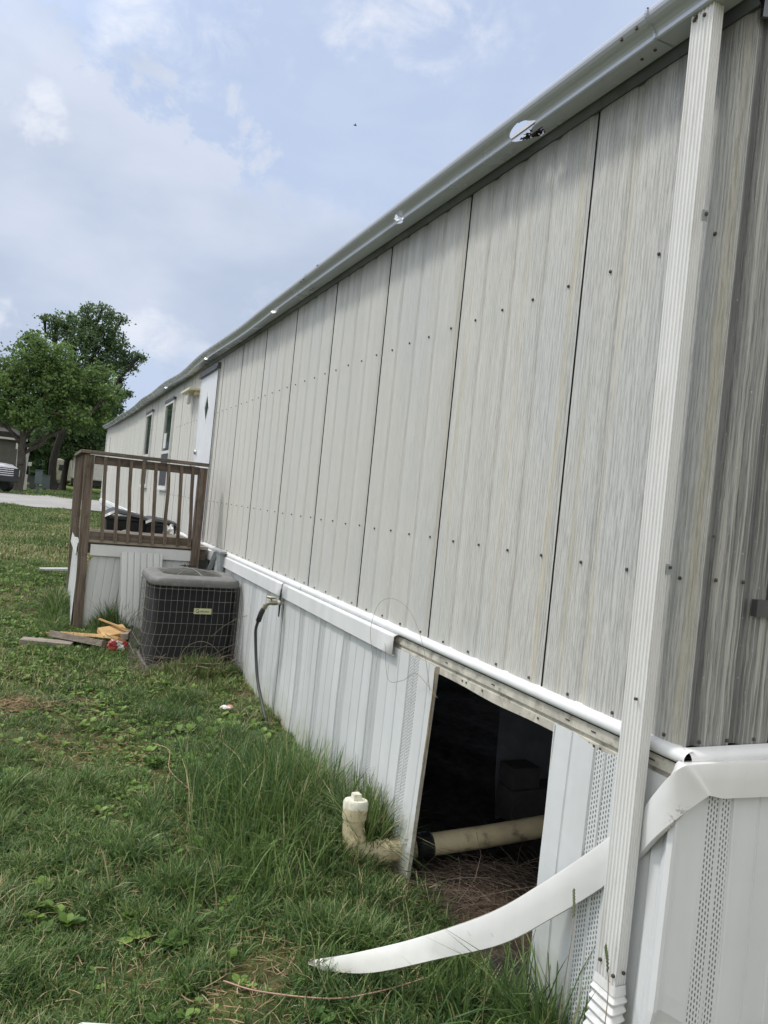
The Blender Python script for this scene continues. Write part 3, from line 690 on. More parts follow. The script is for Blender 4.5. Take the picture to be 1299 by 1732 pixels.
mb = MB(); mb.box((-1.43, 8.46, .775), (-1.395, 10.1, .862)); mb.build("top_rail", WOODY, deck, bevel=.003)
mb = MB(); mb.box((-1.41, 8.46, .0), (-1.375, 10.1, .075)); mb.build("bottom_rail", WOODY, deck, bevel=.003)
for k in range(8):
    xt = -1.238+k*.1295+random.uniform(-.006, .006); xb = xt+.038; j = random.uniform(-.006, .006)
    mb = MB(); pts = [(xt, 8.376, .858-.004*random.random()), ((xt*.6+xb*.4)+j, 8.376, .55), ((xt*.4+xb*.6)-j, 8.376, .3), (xb, 8.376, -.012-.012*random.random())]
    for a, b_ in zip(pts[:-1], pts[1:]): pass
    mb.loft([[(p[0]-.017, p[1]-.017, p[2]), (p[0]+.017, p[1]-.017, p[2]), (p[0]+.017, p[1]+.017, p[2]), (p[0]-.017, p[1]+.017, p[2])] for p in pts], closed=True, caps=True)
    for zz in (.82, .03): mb.box((xt*(zz > .1)+xb*(zz < .1)-.004, 8.357, zz-.004), (xt*(zz > .1)+xb*(zz < .1)+.004, 8.36, zz+.004), 1)
    mb.build("baluster", [WOODZ, SCREW], deck)
for k in range(11):
    yy = 8.58+k*.145
    mb = MB(); mb.box((-1.456, yy-.017, -.01), (-1.424, yy+.017, .86)); mb.build("baluster", WOODZ, deck)
for k in range(12):
    mb = MB(); yy = 8.40+k*.151; mb.box((-1.36, yy, -.045), (-.08, yy+.143, -.012)); mb.build("floor_board", WOODEDGE if k == 0 else WOODX, deck, bevel=.003)
mb = MB(); mb.box((-1.36, 8.43, -.16), (-.10, 8.47, -.05)); mb.box((-1.385, 8.45, -.16), (-1.35, 10.2, -.05)); mb.build("joist", WOODX, deck)
mb = MB(); mb.loft([[(x, 8.41, -.062), (x, 8.392, -.064), (x, 8.390, -.176), (x, 8.40, -.182)] for x in (-1.30, -.24)]); mb.build("skirting_trim", VINYL_T, deck, solid=.002)
mb = MB(); mb.loft([[(-1.40, y_, -.055), (-1.425, y_, -.058), (-1.435, y_, -.185), (-1.42, y_, -.19)] for y_ in (8.44, 10.25)]); mb.build("skirting_trim", VINYL_T, deck, solid=.002)
def board_panel(name, p0, p1, zt, zb, parent, pitch=.085, lean=(0, 0), groove=.006, mat=None, cut=None, label=None):
    """vinyl panel of plain vertical boards from p0 to p1 (xy), zt top, zb bottom"""
    a = Vector((*p0, 0)); b_ = Vector((*p1, 0)); L_ = (b_-a).length; t = (b_-a)/L_; nrm = Vector((t.y, -t.x, 0)); mb = MB(); cs = []
    s_ = 0; cs = []
    while s_ < L_-.001:
        for ds_, d in ((0, 0), (.004, -groove), (.010, -groove), (.016, 0), (pitch*.5, .0008), (pitch-.001, 0)):
            if s_+ds_ < L_: cs.append((s_+ds_, d))
        s_ += pitch
    cs.append((L_, 0)); rows = []
    for s_, d in cs:
        z0 = zt-(cut(s_) if cut else 0)
        rows.append([tuple(a+t*s_+nrm*d+Vector((0, 0, z0))), tuple(a+t*s_+nrm*d+Vector((lean[0], lean[1], zb)))])
    mb.loft(rows); return mb.build(name, mat or VINYL, parent, solid=.002, label=label)
board_panel("skirting_panel", (-1.30, 8.425), (-.20, 8.425), -.17, -1.05, deck, cut=lambda s: .075*max(0, 1-s/.06), lean=(-.05, -.015))
board_panel("skirting_panel", (-1.40, 10.2), (-1.40, 8.47), -.10, -1.05, deck, lean=(-.02, 0))
lp = thing("loose_skirting_panel", "white ribbed vinyl panel standing loose against the deck behind the condenser", "loose panel", (-.8, 8.15, -.97))
board_panel("panel", (-1.005, 8.31), (-.575, 8.34), -.115, -1.0, lp, pitch=.066, lean=(.045, -.13), groove=.014, mat=VINYL_T)
mb = MB(); mb.box((-.578, 8.32, -.24), (-.570, 8.335, -.13)); mb.build("edge_strip", VINYL_T, lp)

# ------------------------------------------------------------------ the condenser
ac = thing("air_conditioner", "dark grey outdoor condenser unit in a wire guard beside the white skirting", "air conditioner", (-.44, 7.22, -1.0))
ACX0, ACX1, ACY0, ACY1 = -.86, -.065, 6.84, 7.60; AZ0, AZ1 = -1.03, -.255
def rrect(x0, x1, y0, y1, r, z, n=6):
    P = []
    for cx, cy, a0 in ((x1-r, y1-r, 0), (x0+r, y1-r, PI/2), (x0+r, y0+r, PI), (x1-r, y0+r, 1.5*PI)):
        for k in range(n+1):
            a = a0+k/n*PI/2; P.append((cx+r*math.cos(a), cy+r*math.sin(a), z))
    return P
m, g, b, P = newmat("coil_fins"); s = g.sep(P)
fz = g.math('FRACT', g.math('DIVIDE', s[2], .011)); fm = g.ramp(g.math('ABSOLUTE', g.math('SUBTRACT', fz, .5)), .1, .4)
dz_ = g.noise(P, 7, 5, .6); low_ = g.ramp(s[2], .45, .0)
g.put(b.inputs['Base Color'], g.mix(g.math('MULTIPLY', g.math('MULTIPLY', dz_, fm), g.math('ADD', g.math('MULTIPLY', low_, .30), .06)), (.007, .008, .010), (.15, .145, .12))); b.inputs['Roughness'].default_value = .65
g.put(b.inputs['Normal'], g.bump(fm, .8, .004)); COIL = m
mb = MB(); zs = np.linspace(AZ0, AZ1, 10)
mb.loft([rrect(ACX0+.035, ACX1-.03, ACY0+.035, ACY1-.03, .09, z) for z in zs], closed=True, caps=True); o = mb.build("coil_body", COIL, ac); smooth_by_angle(o, 50)
mb = MB(); mb.loft([rrect(ACX0+.01, ACX1-.01, ACY0+.01, ACY1-.01, .1, z) for z in (AZ0-.03, AZ0+.035)], closed=True, caps=True); mb.build("base_pan", AC_COVER, ac)
# top cover with a round opening
cx, cy = (ACX0+ACX1)/2, (ACY0+ACY1)/2
mb = MB(); n_ = 7; outer = [rrect(ACX0-.012, ACX1+.012, ACY0-.012, ACY1+.012, .13, AZ1-.01, n_), rrect(ACX0-.014, ACX1+.014, ACY0-.014, ACY1+.014, .13, AZ1+.035, n_),
       rrect(ACX0-.004, ACX1+.004, ACY0-.004, ACY1+.004, .13, AZ1+.062, n_), rrect(ACX0+.03, ACX1-.03, ACY0+.03, ACY1-.03, .12, AZ1+.078, n_)]
M_ = len(outer[0]); angs = [math.atan2(p[1]-cy, p[0]-cx) for p in outer[0]]
for R_, z in ((.335, .088), (.325, .080), (.315, .060), (.312, .01)): outer.append([(cx+R_*math.cos(a), cy+R_*math.sin(a), AZ1+z) for a in angs])
outer.insert(0, rrect(ACX0+.02, ACX1-.02, ACY0+.02, ACY1-.02, .11, AZ1-.01, n_))
mb.loft(outer, closed=True); cv = mb.build("top_cover", AC_COVER, ac); smooth_by_angle(cv, 40); md = cv.modifiers.new('s', 'SUBSURF'); md.levels = 1; md.render_levels = 1
mb = MB(); mb.tube([(cx, cy, AZ1-.02), (cx, cy, AZ1-.015)], .32, 32); mb.build("fan_well", AC_DARK, ac)
mb = MB(); mb.tube([(cx, cy, AZ1+.02), (cx, cy, AZ1+.075)], .07, 16); mb.build("fan_motor", AC_DARK, ac)
for k in range(4):
    a = k*PI/2+.4; mb = MB(); ca, sa = math.cos(a), math.sin(a)
    mb.add([(cx+ca*.06-sa*.04, cy+sa*.06+ca*.04, AZ1+.05), (cx+ca*.29-sa*.11, cy+sa*.29+ca*.11, AZ1+.055), (cx+ca*.29+sa*.09, cy+sa*.29-ca*.09, AZ1+.02), (cx+ca*.06+sa*.04, cy+sa*.06-ca*.04, AZ1+.02)], [(0, 1, 2, 3)])
    mb.build("fan_blade", AC_DARK, ac, solid=.003)
mb = MB()
for k in range(1, 22):
    R_ = .05+k*.0128; h = AZ1+.118-.05*(R_/.33)**2
    mb.tube([(cx+R_*math.cos(a), cy+R_*math.sin(a), h) for a in np.linspace(0, 2*PI, 37)], .0019, 4, cap=False)
for k in range(8):
    a = k*PI/4+.2; mb.tube([(cx+R_*math.cos(a), cy+R_*math.sin(a), AZ1+.1195-.05*(R_/.33)**2+.002) for R_ in (.04, .15, .25, .33)], .0035, 5)
mb.tube([(cx, cy, AZ1+.118), (cx, cy, AZ1+.124)], .045, 14); mb.build("fan_grille", simple("grille_wire", (.22, .22, .20), .5, .2), ac)
# wire guard, flaring at the near left foot
def guard(z, k_, n_=9):
    fl = max(0, (-.62-z))*.28
    P = []
    base = rrect(ACX0-.012, ACX1+.012, ACY0-.014, ACY1+.012, .13, z, 5)
    for (x_, y_, z_) in base:
        wgt = max(0, min(1, (cx+.1-x_)/.35)); P.append(Vector((x_-fl*wgt*.8, y_-fl*wgt*.35, z_)))
    return P
mb = MB(); zr = [AZ1-.03]+[AZ1-.03-.102*k for k in range(1, 8)]
for z in zr: r_ = guard(z, 0); mb.tube(r_+[r_[0]], .0023, 4, cap=False)
def ring_at(z, s_):
    r_ = guard(z, 0); r_ = r_+[r_[0]]; ls = [0]
    for a, b_ in zip(r_[:-1], r_[1:]): ls.append(ls[-1]+(Vector((b_.x, b_.y, 0))-Vector((a.x, a.y, 0))).length)
    t = s_*ls[-1]
    for i in range(len(ls)-1):
        if t <= ls[i+1]: q = (t-ls[i])/max(1e-6, ls[i+1]-ls[i]); return r_[i].lerp(r_[i+1], q)
    return r_[-1]
for k in range(56):
    s_ = k/56; mb.tube([ring_at(z, s_)+Vector((0, 0, 0)) for z in np.linspace(AZ1-.005, AZ0-.01, 9)], .002, 4, cap=False)
mb.build("wire_guard", AC_WIRE, ac)
# badge
BC = Vector((-.395, ACY0-.020, -.475)); mb = MB(); mb.box(BC-Vector((.079, .003, .026)), BC+Vector((.079, .003, .026)))
BADGE = simple("pale_yellow_badge", (.62, .62, .36), .5, .05); bd = mb.build("badge", BADGE, ac, bevel=.002)
BADK = simple("badge_black", (.02, .02, .02), .5, .1)
def textmesh(txt, size, loc, mat, parentpart, rot=(PI/2, 0, 0), xs=1.0, name="lettering", ext=.0006):
    cu = bpy.data.curves.new("t", 'FONT'); cu.body = txt; cu.size = size; cu.extrude = ext; cu.align_x = 'LEFT'; cu.align_y = 'CENTER'; cu.offset = size*.012
    ob_ = bpy.data.objects.new("t", cu); link(ob_); bpy.context.view_layer.update()
    me = bpy.data.meshes.new_from_object(ob_.evaluated_get(bpy.context.evaluated_depsgraph_get())); bpy.data.objects.remove(ob_)
    from mathutils import Euler
    me.transform(Matrix.Translation(loc) @ Euler(rot).to_matrix().to_4x4() @ Matrix.Diagonal((xs, 1, 1, 1)))
    me.materials.clear(); me.materials.append(mat); o = bpy.data.objects.new(name, me); link(o); o.parent = parentpart
    if parentpart.parent is not None: me.transform(Matrix.Translation(-parentpart.parent.location))
    return o
textmesh("G", .046, (BC.x-.066, BC.y-.0034, BC.z), BADK, bd, xs=.95); textmesh("UARDIAN", .027, (BC.x-.036, BC.y-.0034, BC.z-.002), BADK, bd, xs=.80)
mb = MB()
for a, b_ in (((-.075, .022), (.075, .022)), ((-.075, -.022), (.075, -.022)), ((-.075, -.022), (-.075, .022)), ((.075, -.022), (.075, .022))):
    mb.bar(BC+Vector((a[0], -.0034, a[1])), BC+Vector((b_[0], -.0034, b_[1])), .0012, .0012)
sub("badge_border", mb, BADK, bd)

# leaf debris on the fan grille
mb = MB()
for q in range(26):
    c = Vector((cx-.02+random.gauss(0, .055), cy+.06+random.gauss(0, .03), AZ1+.128+random.random()*.012)); d = Vector((random.gauss(0, 1), random.gauss(0, .6), random.gauss(0, .15))).normalized()*.028
    mb.tube([c-d, c+d*.2+Vector((0, 0, .006)), c+d], [.001, .004, .001], 4)
tag(mb.build("dead_leaves", DEBRIS), "small clump of dark dead leaves lying on the condenser's fan grille", "leaf litter", kind="stuff")

# ------------------------------------------------------------------ hose
hp = catmull([(-.165, 5.632, -.235), (-.18, 5.65, -.27), (-.19, 5.68, -.34), (-.190, 5.735, -.42), (-.180, 5.755, -.50), (-.165, 5.735, -.66), (-.155, 5.66, -.82), (-.145, 5.48, -.98), (-.14, 5.33, -1.08)], 6)
hose = thing("garden_hose", "dark rubber garden hose hanging from the outdoor faucet down into the grass", "garden hose", (-.14, 5.52, -1.07))
hb = MB().tube(hp, .0125, 10).build("hose_body", HOSEM, hose, smooth=True)
mb = MB(); mb.tube([hp[0], hp[2], hp[4], hp[8], hp[13]], [.016, .017, .019, .0215, .021], 10); mb.build("hose_sleeve", simple("hose_grip", (.035, .035, .034), .7, .25, 30, bump=.4), hose, smooth=True)
mb = MB(); mb.tube([Vector(hp[0])+Vector((.004, -.003, .02)), hp[0], hp[2]], .0195, 8); mb.build("coupling", BRASS, hose)

# ------------------------------------------------------------------ sewer pipe with clean-out
sw = thing("sewer_pipe", "yellowed white sewer pipe with upright capped clean-out, running into the open crawl space", "pipe", (-.1, 3.3, -1.12))
path = catmull([(-.265, 3.36, -.86), (-.268, 3.352, -.96), (-.262, 3.335, -1.02), (-.235, 3.315, -1.055), (-.185, 3.295, -1.065), (-.10, 3.275, -1.055), (.03, 3.25, -1.035)], 6)
mb = MB(); mb.tube(path, .054, 20); o = mb.build("bend", PVC, sw, smooth=True)
for a, b_, r in ((0, 3, .060), (10, 13, .0595), (26, 30, .060)): sub("collar", MB().tube(path[a:b_+1], r, 20), PVC, o, smooth=False)
mb = MB(); mb.tube([(-.264, 3.362, -.87), (-.263, 3.364, -.835), (-.2625, 3.365, -.825)], [.062, .062, .056], 20); mb.tube([(-.2625, 3.365, -.826), (-.262, 3.366, -.795), (-.262, 3.366, -.792)], [.030, .027, .02], 4)
o = mb.build("cleanout_cap", PVCW, sw); smooth_by_angle(o, 40)
mb = MB(); mb.tube([(.06, 3.245, -1.03), (.40, 3.20, -.995), (.85, 3.16, -.945), (1.5, 3.10, -.86)], .054, 20); mb.build("drain_pipe", PVC, sw, smooth=True)
mb = MB(); mb.tube([(.035, 3.248, -1.032), (.045, 3.247, -1.031), (.052, 3.246, -1.03), (.095, 3.241, -1.027), (.102, 3.240, -1.026), (.112, 3.239, -1.025)], [.058, .068, .063, .063, .068, .058], 20); mb.build("rubber_coupling", BLACKP, sw)
# pier and things in the crawl space
mb_sheet = MB(); mb_sheet.loft([[(.77+.07*(-z-.3)+.006*math.sin(z*9), 3.75, z), (.95, 3.76+.02*math.sin(z*5), z), (1.5, 3.8+.03*math.sin(z*5), z)] for z in np.linspace(-.10, -1.20, 12)])
blk = thing("concrete_block", "dim grey concrete block on the dirt at the foot of the hanging sheet", "block", (.86, 3.62, -1.12))
mb = MB(); mb.box((.80, 3.55, -1.12), (1.18, 3.72, -.93)); mb.build("lower_block", CONC, blk, bevel=.008); MB().box((.80, 3.56, -.925), (.99, 3.71, -.80)).build("upper_block", CONC, blk, bevel=.008)
tag(mb_sheet.build("hanging_sheet", simple("dark_plastic_sheet", (.13, .145, .165), .6, .15), solid=.003), "grey plastic sheet hanging in the dark crawl space behind the pipe", "plastic sheet")

# ------------------------------------------------------------------ scrap wood beside the condenser
def plank(nm, label, p, q, w_, h_, mat, rot=0, grp="scrap boards lying by the condenser", jag=False, hint=None):
    t = thing(nm, label, "board", tuple(p), grp); bpy.data.objects.remove(t)
    mb = MB(); p = Vector(p); q = Vector(q); d = (q-p).normalized(); u = Vector((0, 0, 1)); a = d.cross(u).normalized(); b_ = a.cross(d).normalized()
    a, b_ = a*math.cos(rot)+b_*math.sin(rot), b_*math.cos(rot)-a*math.sin(rot); rings = []
    for k in range(7):
        t = k/6; c = p.lerp(q, t); s_ = 1
        e = 0
        if jag and k == 6: s_ = .35
        rings.append([c+a*w_/2*s_-b_*h_/2, c+a*w_/2*s_+b_*h_/2, c-a*w_/2+b_*h_/2*s_+d*(.06 if jag and k == 6 else 0), c-a*w_/2-b_*h_/2*s_+d*(.03 if jag and k == 6 else 0)])
    mb.loft(rings, closed=True, caps=True); o = mb.build(nm, mat, None, bevel=.003); return tag(o, label, "board", grp)
g0 = -.985
plank("scrap_board", "weathered brown board lying furthest left in the grass, split along its face", (-1.86, 7.72, g0+.035), (-1.42, 7.62, g0+.02), .15, .05, WOODGREY)
plank("scrap_board", "square grey board lying across the brown one, second from the left", (-1.60, 7.83, g0+.085), (-1.14, 7.55, g0+.05), .11, .06, WOODGREY, .25)
plank("scrap_board", "tan board with a broken end behind the grey one", (-1.50, 8.00, g0+.04), (-1.00, 7.70, g0+.07), .12, .035, WOODNEW, .5, jag=True)
plank("scrap_board", "thick orange-tan block propped at a slant against the loose white panel", (-1.17, 7.78, g0+.10), (-.93, 7.88, g0+.125), .14, .055, WOODNEW, -.45)
plank("scrap_board", "thin pale splinter of wood lying on top of the orange-tan block", (-1.18, 7.94, g0+.22), (-.93, 7.80, g0+.15), .035, .018, WOODNEW, .2, jag=True)
plank("scrap_board", "short brown offcut at the foot of the wire guard", (-.95, 7.72, g0+.09), (-.90, 7.90, g0+.10), .07, .06, WOODGREY, .1)
mb = MB()
for q in range(9):
    c = Vector((-1.66+.2*random.random(), 7.86+.07*random.random(), g0+.07)); d = Vector((random.uniform(-.04, .04), random.uniform(-.02, .02), random.uniform(-.01, .035)))
    mb.add([c-d, c+Vector((.012, 0, .010)), c+d, c+Vector((-.012, .01, -.005))], [(0, 1, 2, 3)])
tag(mb.build("wood_chips", WOODNEW, None, solid=.006), "pale wood chips scattered on the brown board", "wood chips", kind="stuff")
RED = simple("crumpled_red_plastic", (.33, .04, .035), .5, .25, 30); WHT = simple("crumpled_white_plastic", (.72, .70, .66), .5, .1, 20)
def crumple(name, c, r, mat, label, cat, sq=(1, 1, .5), seed=1, mats=None):
    rd = random.Random(seed); bm = bmesh.new(); bmesh.ops.create_icosphere(bm, subdivisions=3, radius=1)
    for v in bm.verts:
        k = 1+.35*rd.uniform(-1, 1)*rd.random(); n3 = math.sin(v.co.x*5+seed)*.2+math.cos(v.co.y*6+seed)*.2
        v.co = Vector((v.co.x*sq[0], v.co.y*sq[1], v.co.z*sq[2]))*r*(k+n3)
        v.co += Vector(c)
    me = bpy.data.meshes.new(name); bm.to_mesh(me); bm.free(); ml = mats or [mat]
    for m_ in ml: me.materials.append(m_)
    if len(ml) > 1:
        for p_ in me.polygons: p_.material_index = 1 if math.sin(p_.center.x*40+p_.center.y*33+seed) > .35 else 0
    o = bpy.data.objects.new(name, me); link(o); return tag(o, label, cat)
crumple("snack_wrapper", (-1.035, 7.50, g0+.045), .085, RED, "crumpled red and white wrapper lying under the scrap wood", "wrapper", (1.1, .6, .6), 3, [RED, WHT])
crumple("paper_scrap", (-.375, 5.66, -1.015), .036, WHT, "crumpled white paper scrap with a reddish patch in the grass near the hose", "litter", (1.2, .9, .35), 5, [WHT, simple("pinkish_print", (.5, .25, .2), .6)])
mb = MB(); mb.bar((-1.75, 11.9, -.755), (-1.28, 11.95, -.735), .11, .03)
tag(mb.build("white_board", VINYL_T), "short white board lying flat on the lawn beside the deck", "board")
crumple("paper_scrap", (-2.38, 13.4, -.72), .05, WHT, "small white scrap of paper on the lawn at the far left", "litter", (1.3, .8, .4), 9)
mb = MB(); mb.loft([[(-1.545, 2.51, -1.12), (-1.34, 2.445, -1.122)], [(-1.53, 2.505, -1.112), (-1.345, 2.435, -1.114)], [(-1.50, 1.9, -1.12), (-1.30, 1.85, -1.12)]])
tag(mb.build("fallen_vinyl_strip", VINYL_T, None, solid=.003), "white vinyl strip lying in the grass at the bottom left corner", "vinyl strip")

# ------------------------------------------------------------------ wheelie bins beyond the deck
def bin_(loc, wx, h, label, slope, decal):
    t = thing("trash_bin", label, "trash bin", loc, "black bins behind the deck"); x, y, z = loc
    mb = MB(); mb.loft([[(x-wx/2*k, y-.3*k, zz), (x+wx/2*k, y-.3*k, zz), (x+wx/2*k, y+.3*k, zz), (x-wx/2*k, y+.3*k, zz)] for zz, k in ((z, .80), (z+h*.9, .98), (z+h*.9, 1.05), (z+h*.94, 1.05))], closed=True, caps=True); mb.build("body", BLACKP, t, bevel=.015)
    mb = MB(); mb.loft([[(x-wx*.54, yy, z+h*.94+dz), (x-wx*.3, yy, z+h*.99+dz+slope), (x+wx*.2, yy, z+h*.97+dz), (x+wx*.54, yy, z+h*.93+dz-slope*.5)] for yy, dz in ((y-.34, -.02), (y-.3, .012), (y, .03), (y+.34, .02))]); mb.build("lid", BLACKP, t, solid=.02)
    mb = MB(); mb.tube([(x-wx*.45, y+.36, z+h*.88), (x+wx*.45, y+.36, z+h*.88)], .016, 8); mb.build("handle", BLACKP, t)
    for s_ in (-1, 1): mb = MB(); mb.tube([(x+s_*wx*.46, y+.3, z+.12), (x+s_*wx*.36, y+.3, z+.12)], .12, 16); mb.build("wheel", BLACKP, t)
    if decal:
        mb = MB(); R0 = [(x-.02+.11*math.cos(a), y-.299, z+h*.66+.11*math.sin(a)) for a in np.linspace(0, PI, 13)]; R1 = [(x-.02+.075*math.cos(a), y-.299, z+h*.66+.075*math.sin(a)) for a in np.linspace(0, PI, 13)]
        mb.loft([R0, R1]); mb.build("ring_mark", WHT, t, solid=.003)
    return t
bin_((-.68, 11.35, -.80), .60, .98, "black bin with sloping lid and pale ring mark, left one behind the deck", .035, True)
bin_((-.245, 11.25, -.80), .40, .94, "narrower flat-lidded black bin behind the deck, next to the home", .0, False)
crumple("grey_bag", (-.16, 10.75, -.03), .11, None, "small grey and white plastic bag resting beside the black bins", "bag", (.55, .5, 1.0), 12, [GREYBOX, WHT])

# ------------------------------------------------------------------ ground, dirt, road
def axis(*segs):
    out = []
    for a, b_, st in segs: out += list(np.arange(a, b_, st))
    return np.array(out+[segs[-1][1]])
gxs = axis((-400, -60, 40), (-60, -12, 4), (-12, -4.5, .5), (-4.5, 2.2, .06), (2.2, 12, .6), (12, 60, 4), (60, 400, 40))
gys = axis((-40, -4, 4), (-4, 1.2, .3), (1.2, 9, .06), (9, 16, .15), (16, 50, .8), (50, 100, 5), (100, 600, 50))
X_, Y_ = np.meshgrid(gxs, gys); Z_ = gz(X_, Y_)+RNG.normal(0, .004, X_.shape)*(Y_ < 12)
nx, ny = len(gxs), len(gys); V_ = np.stack([X_.ravel(), Y_.ravel(), Z_.ravel()], 1)
ii = (np.arange(ny-1)[:, None]*nx+np.arange(nx-1)[None, :]).ravel(); F_ = np.stack([ii, ii+1, ii+nx+1, ii+nx], 1)
def npmesh(name, V, F, mat, col=None, smooth=False):
    me = bpy.data.meshes.new(name); me.vertices.add(len(V)); me.vertices.foreach_set('co', V.astype(np.float32).ravel())
    k = F.shape[1]; me.loops.add(F.size); me.loops.foreach_set('vertex_index', F.astype(np.int32).ravel()); me.polygons.add(len(F))
    me.polygons.foreach_set('loop_start', np.arange(0, F.size, k, dtype=np.int32)); me.polygons.foreach_set('loop_total', np.full(len(F), k, dtype=np.int32))
    if smooth: me.polygons.foreach_set('use_smooth', np.ones(len(F), bool))
    me.update(calc_edges=True)
    if col is not None:
        a = me.color_attributes.new("tint", 'FLOAT_COLOR', 'POINT'); a.data.foreach_set('color', col.astype(np.float32).ravel())
    me.materials.append(mat); o = bpy.data.objects.new(name, me); link(o); return o
m, g, b, _ = newmat("lawn_soil"); P = g.n('ShaderNodeNewGeometry').outputs['Position']; s = g.sep(P)
n1 = g.noise(P, 1.3, 5, .6); n2 = g.noise(P, 14, 6, .7); n3 = g.noise(P, 60, 4, .7); n0 = g.noise(P, .25, 4, .6)
soil = g.mix(g.ramp(n2, .35, .65), (.060, .046, .030), (.145, .11, .070)); soil = g.mix(g.ramp(n3, .5, .7), soil, (.20, .17, .10))
gr = g.mix(g.ramp(n2, .3, .7), (.045, .075, .018), (.12, .155, .04)); gr = g.mix(g.ramp(n3, .48, .72), gr, (.22, .20, .09))
gr = g.mix(g.ramp(n0, .45, .7, 0, .5), gr, (.13, .13, .045))
near = g.mix(g.ramp(n1, .42, .60, .75, .25), gr, soil)
fargrass = g.ramp(s[1], 9, 18); c = g.mix(fargrass, near, gr)
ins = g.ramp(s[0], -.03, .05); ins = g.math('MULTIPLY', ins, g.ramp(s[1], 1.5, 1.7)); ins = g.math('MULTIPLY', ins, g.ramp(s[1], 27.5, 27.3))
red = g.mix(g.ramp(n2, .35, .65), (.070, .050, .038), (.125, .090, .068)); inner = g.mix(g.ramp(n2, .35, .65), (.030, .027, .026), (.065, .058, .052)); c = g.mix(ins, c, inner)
md_ = g.vmath('LENGTH', g.vmath('MULTIPLY', g.vmath('SUBTRACT', P, (.22, 2.92, -1.0)), (2.0, 2.2, 0))); c = g.mix(g.ramp(md_, 1.0, .6), c, red)
g.put(b.inputs['Base Color'], c); b.inputs['Roughness'].default_value = .95; b.inputs['Specular IOR Level'].default_value = .1
g.put(b.inputs['Normal'], g.bump(g.math('ADD', n2, n3), .9, .02))
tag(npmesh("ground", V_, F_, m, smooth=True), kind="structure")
ROAD = simple("pale_worn_asphalt", (.30, .295, .285), .9, .1, 1.5, dirt=(.2, .2, .19), dirtamt=.5, ds=3, bump=.3)
mb = MB(); ra, rb = Vector((-30, 24.2, 0)), Vector((18, 26.2, 0))
rows = []
for k in range(61):
    t = k/60; a = ra.lerp(rb, t); row = []
    for w_ in np.linspace(0, 8.5, 8): x_, y_ = a.x-.05*w_, a.y+w_; row.append((x_, y_, float(gz(x_, y_))+.05+.02*math.sin(w_/8.5*PI)))
    rows.append(row)
mb.loft(rows); tag(mb.build("road", ROAD, smooth=True), kind="structure")

# ------------------------------------------------------------------ grass
def vnoise(x, y, f, seed):
    """smooth value noise on arrays"""
    r = np.random.default_rng(seed); T = r.random((64, 64)); u = x*f+50; v = y*f+50; i = np.floor(u).astype(int); j = np.floor(v).astype(int); a = u-i; b_ = v-j
    a = a*a*(3-2*a); b_ = b_*b_*(3-2*b_); i0, i1, j0, j1 = i % 64, (i+1) % 64, j % 64, (j+1) % 64
    return (T[i0, j0]*(1-a)+T[i1, j0]*a)*(1-b_)+(T[i0, j1]*(1-a)+T[i1, j1]*a)*b_
def tallness(x, y):
    t = np.exp(-((x+.38)/.36)**2)*np.interp(y, [1.9, 2.4, 3.0, 4.3, 4.9, 6.2], [.55, .3, .6, .7, .3, .15])
    t = np.maximum(t, .42*np.exp(-(((x+1.9)/.5)**2+((y-3.0)/.6)**2))); t = np.maximum(t, .35*np.exp(-(((x+1.15)/.35)**2+((y-3.5)/.6)**2)))
    t = np.maximum(t, .45*np.exp(-(((x+1.75)/.4)**2+((y-4.3)/.5)**2)))
    t = np.maximum(t, .75*np.exp(-(((x+.45)/.3)**2+((y-6.62)/.16)**2))); t = np.maximum(t, .9*np.exp(-(((x+1.05)/.16)**2+((y-8.3)/.14)**2)))
    t = np.maximum(t, .8*np.exp(-(((x+.03)/.16)**2+((y-2.0)/.35)**2)))
    t = np.maximum(t, .8*np.exp(-(((x+1.55)/.10)**2+((y-9.3)/.8)**2)))
    return t
def blades(n, x, y, L, W_, lean, col0):
    az = RNG.random(n)*2*PI; lx = np.cos(az)*lean; ly = np.sin(az)*lean; z = gz(x, y)-.005; side = az+PI/2+RNG.normal(0, .5, n)
    sx, sy = np.cos(side)*W_/2, np.sin(side)*W_/2; V = np.zeros((n, 8, 3)); curl = RNG.random(n)*.9+.3
    for q, (t, wd) in enumerate(((0, .8), (.38, 1), (.72, .75), (1, .08))):
        hor = (lean*.35*t+lean*.95*t**2*curl); up_ = t*np.sqrt(np.maximum(.12, 1-(lean*curl*t*.75)**2))-(lean*curl)**2*.22*t**3
        cx_ = x+np.cos(az)*hor*L; cy_ = y+np.sin(az)*hor*L; cz_ = z+np.maximum(up_, .02)*L
        V[:, 2*q] = np.stack([cx_-sx*wd, cy_-sy*wd, cz_], 1); V[:, 2*q+1] = np.stack([cx_+sx*wd, cy_+sy*wd, cz_], 1)
    base = np.arange(n)[:, None]*8; F = np.concatenate([base+np.array([0, 1, 3, 2]), base+np.array([2, 3, 5, 4]), base+np.array([4, 5, 7, 6])])
    C = np.repeat(col0[:, None, :], 8, 1).reshape(-1, 4); return V.reshape(-1, 3), F, C
def scatter(n, x0, x1, y0, y1, dens):
    x = x0+(x1-x0)*RNG.random(n); y = y0+(y1-y0)*RNG.random(n); k = RNG.random(n) < dens(x, y); return x[k], y[k]
def allowed(x, y):
    ok = ~((x > -.035) & (y > 1.55)) | ((x > -.035) & (x < .10) & (y > 2.25) & (y < 3.12)) & (RNG.random(len(x)) < .3)
    ok &= ~((x > -.90) & (x < -.03) & (y > 6.84) & (y < 7.65)); ok &= ~((y < 1.56) & (x > -.02))
    ok &= ~((np.abs(y-(24.2+(x+30)/48*2+4.2)) < 4.5)); ok &= ~((x > -1.35) & (x < 0) & (y > 8.5) & (y < 10.2)); return ok
GR = []; off = 0
